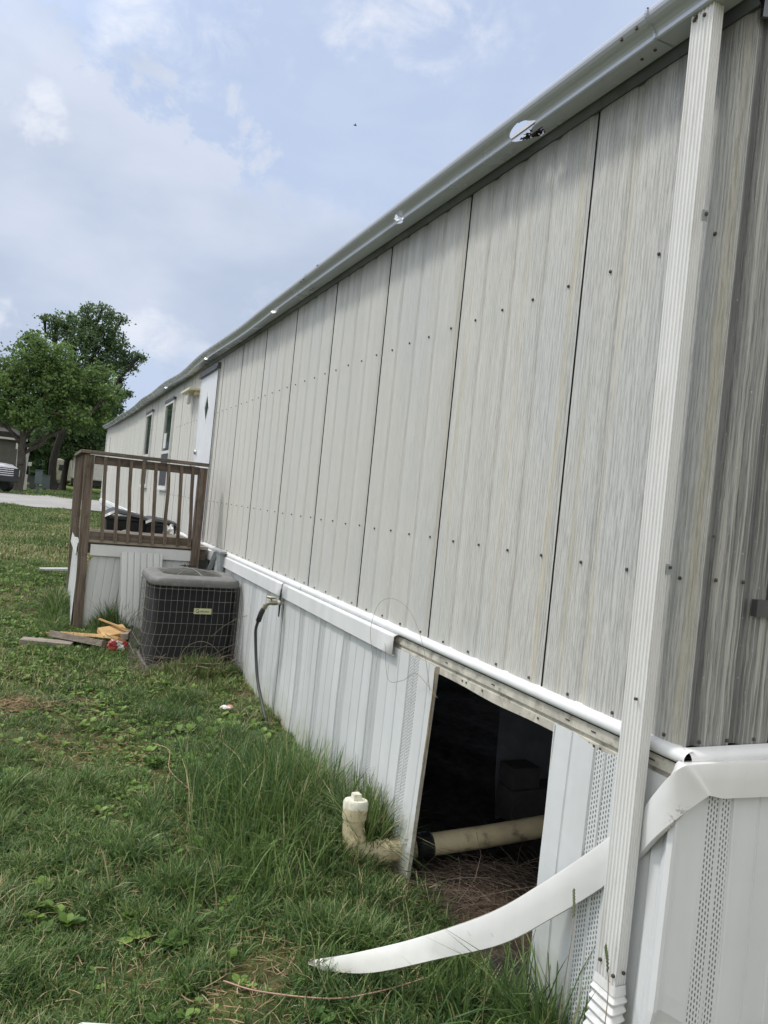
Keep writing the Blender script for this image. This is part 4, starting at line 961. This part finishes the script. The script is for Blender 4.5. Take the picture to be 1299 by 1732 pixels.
def addb(t):
    global off
    GR.append((t[0], t[1]+off, t[2])); off += len(t[0])
def colr(n, x, y, straw):
    c = np.zeros((n, 4)); c[:, 3] = 1; c[:, 0] = np.clip(vnoise(x, y, 1.4, 3)*.55+vnoise(x, y, 9, 13)*.3-.1+RNG.normal(0, .36, n), 0, 1)
    dry = np.clip(vnoise(x, y, .9, 8)*1.2-.55, 0, 1); c[:, 1] = (RNG.random(n) < straw*(.4+2.2*dry))*RNG.uniform(.5, 1, n); return c
bare = lambda x, y: np.clip((vnoise(x, y, 2.2, 21)*.5+vnoise(x, y, 7, 22)*.5+tallness(x, y)*.5-.30)*2.6, .14, 1)
# near field, clumped: long arching blades beside the skirting, short elsewhere
x, y = scatter(290000, -3.4, .12, 1.5, 6.2, lambda x, y: bare(x, y)*np.interp(y, [1.5, 6.2], [1, .75])); k = allowed(x, y); x, y = x[k], y[k]; n = len(x)
cl = vnoise(x, y, 7, 5); x = x+(vnoise(x, y, 13, 6)-.5)*.05; y = y+(vnoise(x, y, 13, 7)-.5)*.05; k = allowed(x, y); x, y, cl = x[k], y[k], cl[k]; n = len(x)
T_ = tallness(x, y); L = (.024+.070*cl**1.6+T_*(.05+.17*cl))*RNG.uniform(.55, 1.25, n)
sh = (x > -.9) & (x < .05) & (y > 2.0) & (y < 3.1); L = np.where(sh, np.minimum(L, .13), L)
L = np.where((x > -.35) & (y > 3.05) & (y < 3.55), np.minimum(L, .17), L)
addb(blades(n, x, y, L, .0028+.0022*RNG.random(n)+.006*L, np.clip(RNG.normal(.78, .30, n), .12, 1.35), colr(n, x, y, .20)))
# middle field
x, y = scatter(330000, -5.5, 0, 6.2, 13, lambda x, y: bare(x, y)*.9); k = allowed(x, y); x, y = x[k], y[k]; n = len(x)
L = (.03+.05*vnoise(x, y, 5, 5)+.20*tallness(x, y))*RNG.uniform(.6, 1.3, n)
addb(blades(n, x, y, L, .006+.004*RNG.random(n), np.clip(RNG.normal(.6, .25, n), .1, 1.1), colr(n, x, y, .26)))
# far lawn
x, y = scatter(210000, -11, 3, 13, 26, lambda x, y: x*0+1); k = allowed(x, y); x, y = x[k], y[k]; n = len(x)
L = (.05+.05*vnoise(x, y, 2, 5))*RNG.uniform(.6, 1.3, n)
addb(blades(n, x, y, L, .013+.008*RNG.random(n), np.clip(RNG.normal(.5, .2, n), .1, 1), colr(n, x, y, .42)))
x, y = scatter(90000, -12, 6, 33, 56, lambda x, y: x*0+1); n = len(x)
addb(blades(n, x, y, .07*RNG.uniform(.6, 1.3, n), .03+.02*RNG.random(n), np.clip(RNG.normal(.5, .2, n), .1, 1), colr(n, x, y, .15)))
GRASS = leaf_mat("grass_blade", ((.038, .094, .026), (.195, .290, .085), (.48, .41, .24)), .26)
tag(npmesh("grass", np.concatenate([a[0] for a in GR]), np.concatenate([a[1] for a in GR]), GRASS, np.concatenate([a[2] for a in GR])), "green lawn grass with dry patches, long and arching beside the skirting", "grass", kind="stuff")
# tufts round the clean-out and at the wall foot
GR = []; off = 0
for (cx_, cy_, rr_, nn, ll) in ((-.12, 3.50, .07, 900, .36), (-.11, 3.39, .04, 200, .26), (-.17, 3.37, .03, 260, .38), (-.30, 3.22, .07, 120, .12), (-.55, 3.75, .12, 700, .34), (-.35, 3.95, .14, 900, .38), (-.36, 3.60, .07, 300, .22), (-.46, 3.36, .08, 350, .20), (-.08, 1.98, .06, 170, .40), (-.05, 2.14, .05, 90, .34), (-.22, 2.30, .12, 260, .22), (-1.02, 8.28, .10, 160, .36), (-.55, 4.0, .2, 900, .36), (-.35, 4.45, .14, 500, .26), (-.75, 3.4, .16, 500, .27), (.12, 1.47, .08, 50, .22)):
    x = cx_+RNG.normal(0, rr_, nn); y = cy_+RNG.normal(0, rr_, nn); k = ~((x > -.04) & (y > 1.56)); x, y = x[k], y[k]; n = len(x)
    if n: addb(blades(n, x, y, ll*RNG.uniform(.45, 1.15, n), .0045+.003*RNG.random(n), np.clip(RNG.normal(.55, .3, n), .05, 1.1), colr(n, x, y, .12)))
tag(npmesh("tall_grass_tufts", np.concatenate([a[0] for a in GR]), np.concatenate([a[1] for a in GR]), GRASS, np.concatenate([a[2] for a in GR])), "long arching grass tufts round the clean-out pipe and along the skirting foot", "tall grass", kind="stuff")
# straw on the dirt mound and dry twigs
def strands(name, spots, r, mat, label, cat, seed):
    rd = random.Random(seed); mb = MB()
    for (c, sp_, ln, n_, up_) in spots:
        for q in range(n_):
            p = Vector(c)+Vector((rd.gauss(0, sp_[0]), rd.gauss(0, sp_[1]), 0)); p.z = c[2] if c[2] > -.9 else float(gz(p.x, p.y))+.008+rd.random()*.03
            a = rd.random()*2*PI; d = Vector((math.cos(a), math.sin(a), rd.uniform(-.1, up_))); L_ = ln*rd.uniform(.4, 1.2); bend = Vector((rd.gauss(0, .3), rd.gauss(0, .3), -.25*up_))
            mb.tube([p+d*L_*t+bend*L_*t*t for t in (0, .33, .66, 1)], r*rd.uniform(.6, 1.3), 3, cap=False)
    return tag(mb.build(name, mat), label, cat, kind="stuff")
STRAW = simple("dry_straw", (.30, .215, .125), .85, .3, 30); TWIG = simple("dry_twig", (.24, .19, .14), .85, .25, 30)
strands("dead_grass", [((.20, 2.88, -1.1), (.22, .16), .12, 520, .25), ((-.02, 3.1, -1.1), (.05, .12), .2, 90, .8), ((.5, 3.0, -1.1), (.3, .2), .3, 60, .9)], .0012, simple('dull_dead_grass', (.125, .095, .07), .9, .35, 30), "brown dead grass over the dirt mound in the skirting gap", "dead grass", 6)
strands("dry_straw", [((-1.80, 5.85, -1.1), (.20, .12), .08, 900, .5), ((-1.95, 9.4, -1.1), (.3, .5), .10, 700, .3), ((-1.0, 5.6, -1.1), (.5, .9), .05, 900, .2), ((-1.1, 3.2, -1.1), (.5, .6), .05, 700, .2), ((-1.05, 3.45, -1.1), (.2, .2), .07, 260, .2), ((-.85, 2.6, -1.1), (.25, .2), .08, 300, .2), ((-1.4, 4.9, -1.1), (.25, .2), .06, 300, .2)], .0016, STRAW, "dry straw-coloured thatch in the bare spots of the lawn", "straw", 5)
strands("dry_vines", [((-.42, 6.78, -1.0), (.22, .03), .30, 60, 1.0), ((-.70, 6.72, -1.0), (.10, .04), .35, 14, 1.4), ((-.15, 6.70, -1.0), (.07, .05), .35, 16, 1.3)], .0022, TWIG, "tangle of bare dry vines in front of the condenser's wire guard", "dry vines", 8)
def one_strand(name, pts, r, mat, label, cat, grp=None):
    t = MB().tube(catmull(pts, 8), r, 5).build(name, mat, smooth=True); return tag(t, label, cat, grp)
one_strand("dry_vine", [(-.57, 6.80, -.92), (-.52, 6.79, -.80), (-.40, 6.78, -.74), (-.28, 6.77, -.78), (-.16, 6.76, -.92)], .0028, TWIG, "dry vine stem arching across the lower front of the condenser", "dry vine")
one_strand("dry_vine", [(-.30, 6.80, -.70), (-.20, 6.79, -.60), (-.08, 6.70, -.50), (-.02, 6.55, -.45)], .0025, TWIG, "thin dry vine slanting up past the condenser badge to the skirting", "dry vine")
one_strand("dry_vine", [(-.055, 3.80, -.20), (-.09, 3.78, -.05), (-.09, 3.70, .10), (-.10, 3.50, .155), (-.10, 3.30, .12), (-.09, 3.17, -.0), (-.075, 3.12, -.12), (-.06, 3.10, -.22)], .0010, TWIG, "wiry brown dry vine looping over the skirting trim onto the siding", "dry vine")
one_strand("dry_vine", [(-.07, 3.62, -.10), (-.09, 3.5, -.26), (-.08, 3.36, -.235), (-.07, 3.24, -.17), (-.06, 3.12, -.20), (-.06, 3.02, -.23)], .0012, TWIG, "short dry vine hooked over the top of the skirting panel beside the gap", "dry vine")
one_strand("dry_vine", [(-.06, 3.07, -.10), (-.05, 3.09, -.4), (-.06, 3.10, -.7), (-.05, 3.11, -.95), (-.055, 3.13, -1.0)], .0028, STRAW, "pale straw-coloured stem hanging down at the left side of the gap", "dry vine")
one_strand("dry_root", [(-.30, 2.44, -1.13), (-.55, 2.40, -1.12), (-.72, 2.42, -1.125), (-.95, 2.50, -1.11), (-1.05, 2.62, -1.13)], .0028, simple("pink_root", (.42, .27, .20), .8), "pinkish dry stem lying on the grass at the bottom of the picture", "dry stem")
one_strand("dry_root", [(-1.02, 4.9, -1.02), (-.95, 4.7, -1.0), (-.98, 4.45, -1.03), (-.90, 4.2, -1.06)], .0028, STRAW, "straw coloured stem snaking over the mid lawn", "dry stem")
# seed-heads in front of the fallen trim
def seed_stalk(pts, label):
    t = thing("seed_stalk", label, "grass stalk", pts[0]); P_ = catmull(pts, 6)
    MB().tube(P_, .0014, 4).build("stem", TWIG, t); mb = MB()
    GS = simple("seed_green", (.10, .13, .05), .8)
    for q in range(8): c = P_[-1-q]; mb.add([c+Vector((0, 0, .006)), c+Vector((.009, .004, -.004)), c+Vector((.0, 0, -.014)), c+Vector((-.006, -.002, -.004))], [(0, 1, 2, 3)])
    mb.build("seed_head", GS, t, solid=.002)
seed_stalk([(-.12, 1.92, -1.15), (-.17, 1.86, -.9), (-.19, 1.82, -.66), (-.165, 1.85, -.58), (-.13, 1.90, -.545)], "green grass stalk with drooping seed head in front of the fallen trim")
seed_stalk([(-.16, 1.70, -1.15), (-.16, 1.68, -.9), (-.155, 1.68, -.75), (-.15, 1.70, -.66), (-.145, 1.72, -.62)], "green grass stalk with a seed head leaning on the foot of the downspout")

# broad-leaved weeds
def weeds(name, spots, label, seed, size=1.0):
    rd = np.random.default_rng(seed); V = []; F = []; C = []; o_ = 0
    for (cx_, cy_, sp_, n_, s_) in spots:
        for q in range(n_):
            px, py = cx_+rd.normal(0, sp_), cy_+rd.normal(0, sp_)
            if (px > -.04 and py > 1.55) or (px > -.9 and px < -.03 and 6.84 < py < 7.65): continue
            pz = float(gz(px, py))+.02; br = rd.random()
            for l_ in range(rd.integers(4, 8)):
                a = rd.random()*2*PI; el_ = rd.uniform(.35, 1.1); L_ = s_*rd.uniform(.6, 1.2); w_ = L_*.30; d = np.array([math.cos(a)*math.cos(el_), math.sin(a)*math.cos(el_), math.sin(el_)]); s2 = np.array([-math.sin(a), math.cos(a), 0])
                prof = [(0, .12), (.25, .6), (.5, 1), (.78, .75), (1, .05)]
                for t, ww in prof:
                    c = np.array([px, py, pz])+d*L_*t+np.array([0, 0, -.28*L_*t*t]); V += [c-s2*w_*ww, c+np.array([0, 0, -.08*w_]), c+s2*w_*ww]
                for r_ in range(4):
                    k = o_+r_*3; F += [(k, k+1, k+4, k+3), (k+1, k+2, k+5, k+4)]
                o_ += 15; C += [[np.clip(br+rd.normal(0, .2), 0, 1), 0, 0, 1]]*15
    WM = leaf_mat("weed_leaf", ((.095, .18, .040), (.24, .36, .085), (.3, .3, .1)), .35)
    return tag(npmesh(name, np.array(V), np.array(F), WM, np.array(C), True), label, "weeds", kind="stuff")
weeds("clover", [(-.9, 5.1, .45, 420, .030), (-.6, 6.2, .35, 260, .032), (-1.5, 6.3, .5, 500, .034), (-1.0, 4.2, .35, 220, .028), (-1.9, 7.9, .6, 600, .045), (-1.6, 3.9, .3, 160, .026), (-2.3, 10.5, .9, 700, .06), (-.75, 3.0, .25, 70, .026), (-1.25, 2.5, .2, 60, .024)], "low small-leaved clover and creeping weeds mixed into the lawn", 14)
weeds("broadleaf_weeds", [(-.35, 5.3, .18, 34, .075), (-.25, 4.35, .12, 9, .08), (-.75, 4.75, .3, 22, .065), (-1.3, 3.1, .05, 3, .075), (-1.17, 2.95, .03, 2, .07), (-1.6, 3.25, .09, 6, .07), (-.85, 3.35, .3, 14, .06), (-.45, 2.75, .10, 6, .05), (-.55, 6.55, .2, 16, .07), (-1.35, 5.3, .3, 30, .055), (-1.7, 6.8, .4, 60, .05), (-.85, 2.45, .2, 10, .05), (-1.5, 4.4, .25, 20, .05), (-2.2, 8.5, .5, 60, .05)], "light green broad-leaved weeds scattered through the lawn", 4)

# ------------------------------------------------------------------ trees
BARK = simple("rough_bark", (.075, .066, .056), .95, .35, 9, bump=.8, bs=14, stretch=(1, 1, .25))
BARK_SHADED = simple("shaded_bark", (.028, .024, .021), .95, .3, 9, bump=.6, bs=14)  # bark colour darkened to stand for the shade under the canopy
LEAF = [leaf_mat("oak_leaf_green", ((.055, .115, .036), (.19, .29, .085), (.2, .2, .06)), .34), leaf_mat("oak_leaf_dark", ((.045, .088, .040), (.145, .225, .090), (.1, .12, .05)), .32)]
def tree(label, base, trunk_top, r0, blobs, nleaf, mat, lsize=.17, seed=1, group="trees beyond the road", nm="oak_tree", trunk2=None, bark=None):
    bark = bark or BARK
    rd = random.Random(seed); rg = np.random.default_rng(seed); t = thing(nm, label, "tree", tuple(base), group); base = Vector(base); top = Vector(trunk_top); mb = MB()
    tr = catmull([base-Vector((0, 0, .1)), base.lerp(top, .3)+Vector((rd.gauss(0, .12), rd.gauss(0, .1), 0)), base.lerp(top, .65)+Vector((rd.gauss(0, .15), rd.gauss(0, .15), 0)), top], 4)
    rs = list(np.linspace(r0, r0*.5, len(tr))); rs[0] = r0*1.35; mb.tube(tr, rs, 10)
    if trunk2: q0 = base.lerp(top, .35); tr2 = catmull([q0, q0.lerp(Vector(trunk2), .5)+Vector((.1, 0, .1)), trunk2], 4); mb.tube(tr2, list(np.linspace(r0*.6, r0*.3, len(tr2))), 8)
    twigs = []
    for (c, r) in blobs:
        c = Vector(c); st = tr[rd.randint(len(tr)//2, len(tr)-1)]; mid = st.lerp(c, .5)+Vector((rd.gauss(0, .3), rd.gauss(0, .3), rd.uniform(-.2, .4)))
        lm = catmull([st, mid, c], 4); mb.tube(lm, list(np.linspace(r0*.30, .035, len(lm))), 6)
        for q in range(5):
            e = c+Vector((rd.gauss(0, 1), rd.gauss(0, 1), rd.gauss(.1, .8))).normalized()*rd.uniform(.6, 1.0)*(sum(r)/3 if hasattr(r, '__len__') else r); m2 = c.lerp(e, .5)+Vector((0, 0, rd.uniform(-.15, .25)))
            mb.tube([lm[-3], m2, e], [.045, .028, .012], 4)
    mb.build("trunk", bark, t)
    vol = [(np.prod(r) if hasattr(r, '__len__') else r**3)**.75 for c, r in blobs]; vs_ = sum(vol); Vc = []; tint = []
    for (c, r), v_ in zip(blobs, vol):
        r = np.array(r if hasattr(r, '__len__') else (r, r, r)); ncl = max(8, int(nleaf/16*v_/vs_)); 
        d = rg.normal(0, 1, (ncl, 3)); d /= np.linalg.norm(d, axis=1)[:, None]; rad = rg.random(ncl)**.33*rg.uniform(.75, 1.22, ncl); cc = np.array(c)+d*rad[:, None]*r
        for k in range(ncl):
            m_ = rg.integers(9, 24); Vc.append(cc[k]+rg.normal(0, .14, (m_, 3))*[1, 1, .65]); tint.append(np.full(m_, np.clip(rg.normal(.45, .25), 0, 1)))
    P_ = np.concatenate(Vc); T2 = np.clip(np.concatenate(tint)+rg.normal(0, .15, len(P_)), 0, 1); n = len(P_)
    a = rg.normal(0, 1, (n, 3)); a /= np.linalg.norm(a, axis=1)[:, None]; b2 = np.cross(a, rg.normal(0, 1, (n, 3))); b2 /= np.linalg.norm(b2, axis=1)[:, None]; s_ = lsize*rg.uniform(.6, 1.3, n)[:, None]
    V = np.stack([P_-a*s_*.5, P_-b2*s_*.28, P_+a*s_*.5, P_+b2*s_*.28], 1).reshape(-1, 3)-np.array(base); F = np.arange(n*4).reshape(-1, 4)
    C = np.zeros((n*4, 4)); C[:, 0] = np.repeat(T2, 4); C[:, 3] = 1; o = npmesh("crown", V, F, mat, C); o.parent = t; return t
def at(px, py, Y):
    """point at depth y=Y behind photo pixel (px, py); used to measure where far things stand"""
    q = (px-649.5)/1271.995*r2-(py-866)/1271.995*u2+fwd; return CAM+q*(Y/q.y)
K1 = 1/33.5  # metres per photo pixel near y=38
def B(px, py, r, Y, sq=1.0): c = at(px, py, Y+random.uniform(-.8, .8)); k = Y/1271.995*1.07; return ((c.x, c.y, c.z), (r*k, r*k*.95, r*k*sq))
b0 = at(28, 832, 39); b0.z = float(gz(b0.x, b0.y))
tree("bright green broad oak with a forked grey trunk at the left, behind the white truck", b0, at(52, 700, 39), .24,
     [B(55, 600, 30, 39), B(95, 615, 30, 39), B(20, 640, 32, 39), B(65, 650, 36, 39), B(120, 650, 32, 39), B(15, 690, 34, 39, .7), B(-25, 660, 36, 39), B(150, 670, 26, 39), B(100, 690, 34, 39, .8), B(45, 700, 30, 39, .8), B(-60, 640, 40, 39), B(55, 578, 14, 39), B(130, 710, 22, 39), B(168, 640, 22, 39), B(182, 672, 20, 39), B(170, 705, 20, 39), B(95, 645, 24, 39)], 36000, LEAF[0], .16, 3, trunk2=at(30, 680, 39))
b1 = at(88, 828, 46); b1.z = float(gz(b1.x, b1.y))
tree("tallest darker oak with an open rounded crown against the sky", b1, at(112, 660, 46), .24,
     [B(150, 545, 20, 46), B(115, 548, 17, 46), B(185, 545, 17, 46), B(165, 575, 24, 46), B(130, 580, 24, 46), B(195, 580, 20, 46), B(95, 545, 13, 46), B(75, 538, 7, 46, .6), B(210, 610, 18, 46), B(180, 620, 22, 46), B(228, 604, 12, 46, .6), B(145, 625, 26, 46), B(205, 640, 12, 46), B(165, 660, 24, 46), B(120, 660, 26, 46), B(150, 522, 10, 46), B(172, 524, 9, 46), B(205, 540, 9, 46), B(238, 603, 5, 46), B(90, 565, 12, 46)], 16000, LEAF[1], .17, 5, bark=BARK_SHADED)
b2_ = at(105, 826, 48); b2_.z = float(gz(b2_.x, b2_.y))
tree("dark leaning oak filling the gap next to the far end of the home", b2_, at(122, 700, 48), .2,
     [B(160, 700, 30, 48), B(185, 690, 20, 48), B(135, 730, 30, 48), B(165, 735, 26, 48), B(200, 670, 12, 48), B(214, 665, 7, 48), B(110, 720, 26, 48), B(85, 735, 24, 48), B(150, 760, 20, 48, .7), B(120, 765, 18, 48, .6)], 21000, LEAF[1], .18, 8, trunk2=at(208, 650, 48), bark=BARK_SHADED)
b3 = at(97, 826, 52); b3.z = float(gz(b3.x, b3.y))
tree("shaded oak furthest back behind the grey utility boxes", b3, at(70, 740, 52), .25,
     [B(60, 740, 26, 52), B(30, 730, 26, 52), B(85, 750, 24, 52), B(50, 765, 18, 52, .7), B(0, 725, 26, 52)], 12000, LEAF[1], .19, 9, bark=BARK_SHADED)
# distant wood
rg = np.random.default_rng(5); n = 26000; x = rg.uniform(-26, 22, n); y = rg.uniform(70, 84, n); h = 3.6+1.6*vnoise(x, y, .35, 4); z = rg.random(n)**.8*h
P_ = np.stack([x, y, z-.2], 1); a = rg.normal(0, 1, (n, 3)); a /= np.linalg.norm(a, axis=1)[:, None]; b2 = np.cross(a, rg.normal(0, 1, (n, 3))); b2 /= np.linalg.norm(b2, axis=1)[:, None]; s_ = .6*rg.uniform(.6, 1.3, n)[:, None]
V = np.stack([P_-a*s_*.5, P_-b2*s_*.35, P_+a*s_*.5, P_+b2*s_*.35], 1).reshape(-1, 3); C = np.zeros((n*4, 4)); C[:, 0] = np.repeat(np.clip(rg.normal(.25, .2, n), 0, 1), 4); C[:, 3] = 1
tag(npmesh("distant_wood", V, np.arange(n*4).reshape(-1, 4), LEAF[1], C), "low dark belt of distant woodland behind the trees", "woodland", kind="stuff")

# ------------------------------------------------------------------ far things across the road
def G(px, Y, py=830): c = at(px, py, Y); c.z = float(gz(c.x, c.y)); return c
MET = simple("grey_metal_siding", (.13, .125, .115), .7, .1, 2); ROOFD = simple("dark_shingles", (.035, .03, .028), .9, .2, 8); TRIMW = simple("aged_white_trim", (.60, .60, .57), .5, .1)
c = G(27, 50); bx = c.x; sh_ = thing("grey_shed", "grey-brown building with a dark roof and pale trim at the left edge", "building", (bx-3, 51, c.z))
MB().box((bx-7.5, 50, c.z), (bx, 55, 2.48)).build("wall", MET, sh_)
mb = MB(); mb.loft([[(bx-8, yy, 2.60), (bx-8, yy, 2.50), (bx+.35, yy, 2.50), (bx+.35, yy, 2.60), (bx-.6, yy, 3.5 if yy > 50 else 2.9)] for yy in (49.7, 52.5, 55.2)], closed=True, caps=True); mb.build("roof", ROOFD, sh_)
mb = MB(); mb.box((bx-8, 49.62, 2.44), (bx+.37, 49.68, 2.56)); mb.box((bx-.14, 49.9, c.z), (bx+.05, 50-.003, 2.44)); mb.build("trim", TRIMW, sh_)
p_ = G(42, 40, 820); pole = thing("white_pole", "white metre pole with a pale box at its foot beside the forked oak", "pole", tuple(p_))
mb = MB(); mb.tube([(p_.x-.08, p_.y, p_.z+.7), (p_.x+.02, p_.y, p_.z+2.1)], .065, 8); mb.build("pole_shaft", TRIMW, pole)
mb = MB(); mb.box((p_.x-.26, p_.y-.1, p_.z+.05), (p_.x+.08, p_.y+.1, p_.z+.80)); mb.build("meter_box", TRIMW, pole, bevel=.02)
def boxpost(nm, label, px, Y, w_, h_, mat, cat, z0=0.0, group=None, post=True):
    c = G(px, Y); t = thing(nm, label, cat, tuple(c), group); mb = MB(); mb.box((c.x-w_/2, c.y-.12, c.z+z0), (c.x+w_/2, c.y+.12, c.z+z0+h_)); mb.build("box", mat, t, bevel=.02)
    if post: MB().box((c.x-.05, c.y-.05, c.z-.05), (c.x+.05, c.y+.05, c.z+z0)).build("post", mat, t)
    mb = MB(); mb.box((c.x-w_/2-.02, c.y-.15, c.z+z0+h_), (c.x+w_/2+.02, c.y+.13, c.z+z0+h_+.03)); mb.build("lid", mat, t)
BLUEG = simple("blue_grey_paint", (.10, .125, .14), .6, .1)
boxpost("utility_box", "tall grey utility box on a post by the road, nearest of the grey boxes", 63, 37, .30, .62, BLUEG, "utility box", .45, "grey utility boxes under the oaks")
boxpost("utility_box", "lower blue-grey box behind and right of the tall one", 76, 44, .40, .70, BLUEG, "utility box", .12, "grey utility boxes under the oaks")
boxpost("utility_box", "dark grey box left of the tall one, next to the white pole", 54, 43, .34, .60, simple("dark_box", (.05, .06, .06), .6), "utility box", .10, "grey utility boxes under the oaks")
def sign(px, py, Y, w_, h_, label):
    c = at(px, py, Y); gz_ = float(gz(c.x, c.y)); t = thing("small_sign", label, "sign", (c.x, c.y, gz_)); MB().box((c.x-w_/2, c.y-.01, c.z-h_/2), (c.x+w_/2, c.y+.01, c.z+h_/2)).build("plate", TRIMW, t, bevel=.01)
    MB().box((c.x-.02, c.y+.012, gz_-.1), (c.x+.02, c.y+.05, c.z+h_*.3)).build("post", MET, t)
sign(32, 755, 46, .30, .33, "plain white square sign in front of the grey building's corner"); sign(50.5, 785, 43, .17, .20, "tiny white plate right of the white pole")
c = G(122, 47); tz = thing("white_trailer", "white ribbed travel trailer partly hidden behind the deck", "trailer", (c.x+1.6, 48, c.z))
mb = MB(); mb.box((c.x-.1, 47, c.z+.75), (c.x+4.2, 49.3, c.z+2.35)); mb.build("body", TRIMW, tz, bevel=.08)
mb = MB(); mb.box((c.x+.10, 46.985, c.z+.78), (c.x+.16, 46.998, c.z+2.3)); mb.build("corner_seam", MET, tz)
for dx_ in (.5, 2.9): mb = MB(); mb.tube([(c.x+dx_, 47.0, c.z+.34), (c.x+dx_, 47.25, c.z+.34)], .34, 16); mb.build("wheel", BLACKP, tz)
mb = MB(); mb.box((c.x-.05, 47.2, c.z+.45), (c.x+4.1, 49.2, c.z+.75)); mb.build("chassis", BLACKP, tz)
c2_ = G(101, 56); tz = thing("cream_caravan", "small cream caravan glimpsed between the two dark trunks", "caravan", (c2_.x, 56, c2_.z))
mb = MB(); mb.box((c2_.x-.35, 56, c2_.z+.5), (c2_.x+2.6, 58, c2_.z+2.0)); mb.build("body", simple("cream_paint", (.45, .43, .33), .6), tz, bevel=.1)
mb = MB(); mb.box((c2_.x-.2, 55.98, c2_.z+1.2), (c2_.x+.4, 55.995, c2_.z+1.6)); mb.build("window", GLASS, tz)

# the pickup at the left edge
TP = Vector((-3.60, 33.2, 0)); TP.z = float(gz(TP.x, TP.y))+.07; TA = math.radians(-52)
truck = thing("pickup_truck", "white pickup truck with black front bumper cut off by the left edge", "pickup truck", tuple(TP))
TM = Matrix.Translation(TP) @ Matrix.Rotation(TA, 4, 'Z')      # +x is forward
TW = simple("white_car_paint", (.74, .75, .78), .2, .02, 2); CHR = simple("bright_chrome", (.75, .75, .77), .15, .05, metal=1.0)
def tb(name, mb, mat, **k):
    mb.v = [tuple(TM @ Vector(p)) for p in mb.v]; return mb.build(name, mat, truck, **k)
def hexsec(x, zs, w0): return [(x, -w0*k, z) for z, k in zs]+[(x, w0*k, z) for z, k in reversed(zs)]
mb = MB(); mb.loft([hexsec(x, zs, w_) for x, zs, w_ in ((-5.0, ((.45, .95), (.7, 1), (1.05, .98), (1.12, .94)), .98), (-3.0, ((.4, .95), (.7, 1), (1.05, .98), (1.12, .94)), 1.0), (-1.7, ((.4, .95), (.7, 1), (1.02, .98), (1.10, .92)), 1.0), (-.3, ((.40, .95), (.7, 1), (1.0, .96), (1.06, .86)), .98), (.25, ((.45, .9), (.7, .98), (.95, .93), (1.0, .8)), .93))], closed=True, caps=True); tb("body", mb, TW, bevel=.05)
mb = MB(); mb.loft([[(x, -w_, z), (x, w_, z)] for x, w_, z in ((-1.45, .80, 1.12), (-.6, .84, 1.13), (-.1, .80, 1.09), (.22, .70, 1.01))]); tb("hood", mb, TW, solid=.03, smooth=True)
mb = MB(); mb.loft([hexsec(x, ((z0, 1), (z1, k)), w_) for x, z0, z1, k, w_ in ((-3.3, 1.1, 1.15, .98, .92), (-3.1, 1.1, 1.82, .82, .92), (-2.1, 1.1, 1.84, .82, .92), (-1.25, 1.1, 1.16, .96, .92))], closed=True, caps=True); tb("cab", mb, GLASS, bevel=.04)
mb = MB(); mb.box((-3.05, -.74, 1.82), (-2.05, .74, 1.87)); tb("roof", mb, TW, bevel=.03)
mb = MB(); mb.box((.20, -.84, .50), (.29, .84, .97)); gr_ = tb("grille", mb, BLACKP)
for k in range(4): mb = MB(); mb.box((.285, -.58, .66+k*.08), (.305, .58, .69+k*.08)); tb("grille_bar", mb, CHR)
for s_ in (-1, 1): mb = MB(); mb.box((.18, s_*.88-.12, .70), (.26, s_*.88+.06 if s_ < 0 else s_*.88+.02, .92)); tb("headlight", mb, CHR, bevel=.03)
mb = MB(); mb.loft([[(x, y_, .42), (x+.06, y_, .45), (x+.06, y_, .62), (x, y_, .64)] for x, y_ in ((.05, -1.0), (.26, -.8), (.33, 0), (.26, .8), (.05, 1.0))]); tb("bumper", mb, BLACKP, solid=.04)
for x_ in (-.55, -4.0):
    for s_ in (-1, 1):
        mb = MB(); mb.tube([(x_, s_*.80, .39), (x_, s_*.86, .39), (x_, s_*1.0, .39), (x_, s_*1.03, .39)], [.35, .39, .39, .34], 20); tb("wheel", mb, BLACKP)
        mb = MB(); mb.tube([(x_, s_*1.0, .39), (x_, s_*1.045, .39)], [.22, .18], 14); tb("rim", mb, CHR)
mb = MB(); mb.box((-.98, -1.012, .40), (-.12, -.97, .80)); mb.box((-.98, .97, .40), (-.12, 1.012, .80)); tb("wheel_arch", mb, BLACKP, bevel=.06)

# a bird high over the yard
bc = at(600.5, 212, 40); bird = thing("bird", "tiny dark bird high in the open sky", "bird", tuple(bc))
mb = MB(); mb.tube([bc+Vector((-.10, 0, 0)), bc+Vector((-.04, 0, .005)), bc+Vector((.03, 0, .01)), bc+Vector((.09, 0, .012)), bc+Vector((.11, 0, .01))], [.01, .03, .035, .02, .004], 7); mb.build("body", BLACKP, bird)
for s_ in (-1, 1): MB().add([bc+Vector((.04, 0, .01)), bc+Vector((-.03, 0, .01)), bc+Vector((-.02, s_*.13, .055)), bc+Vector((.0, s_*.13, .05))], [(0, 1, 2, 3)]).build("wing", BLACKP, bird, solid=.006)
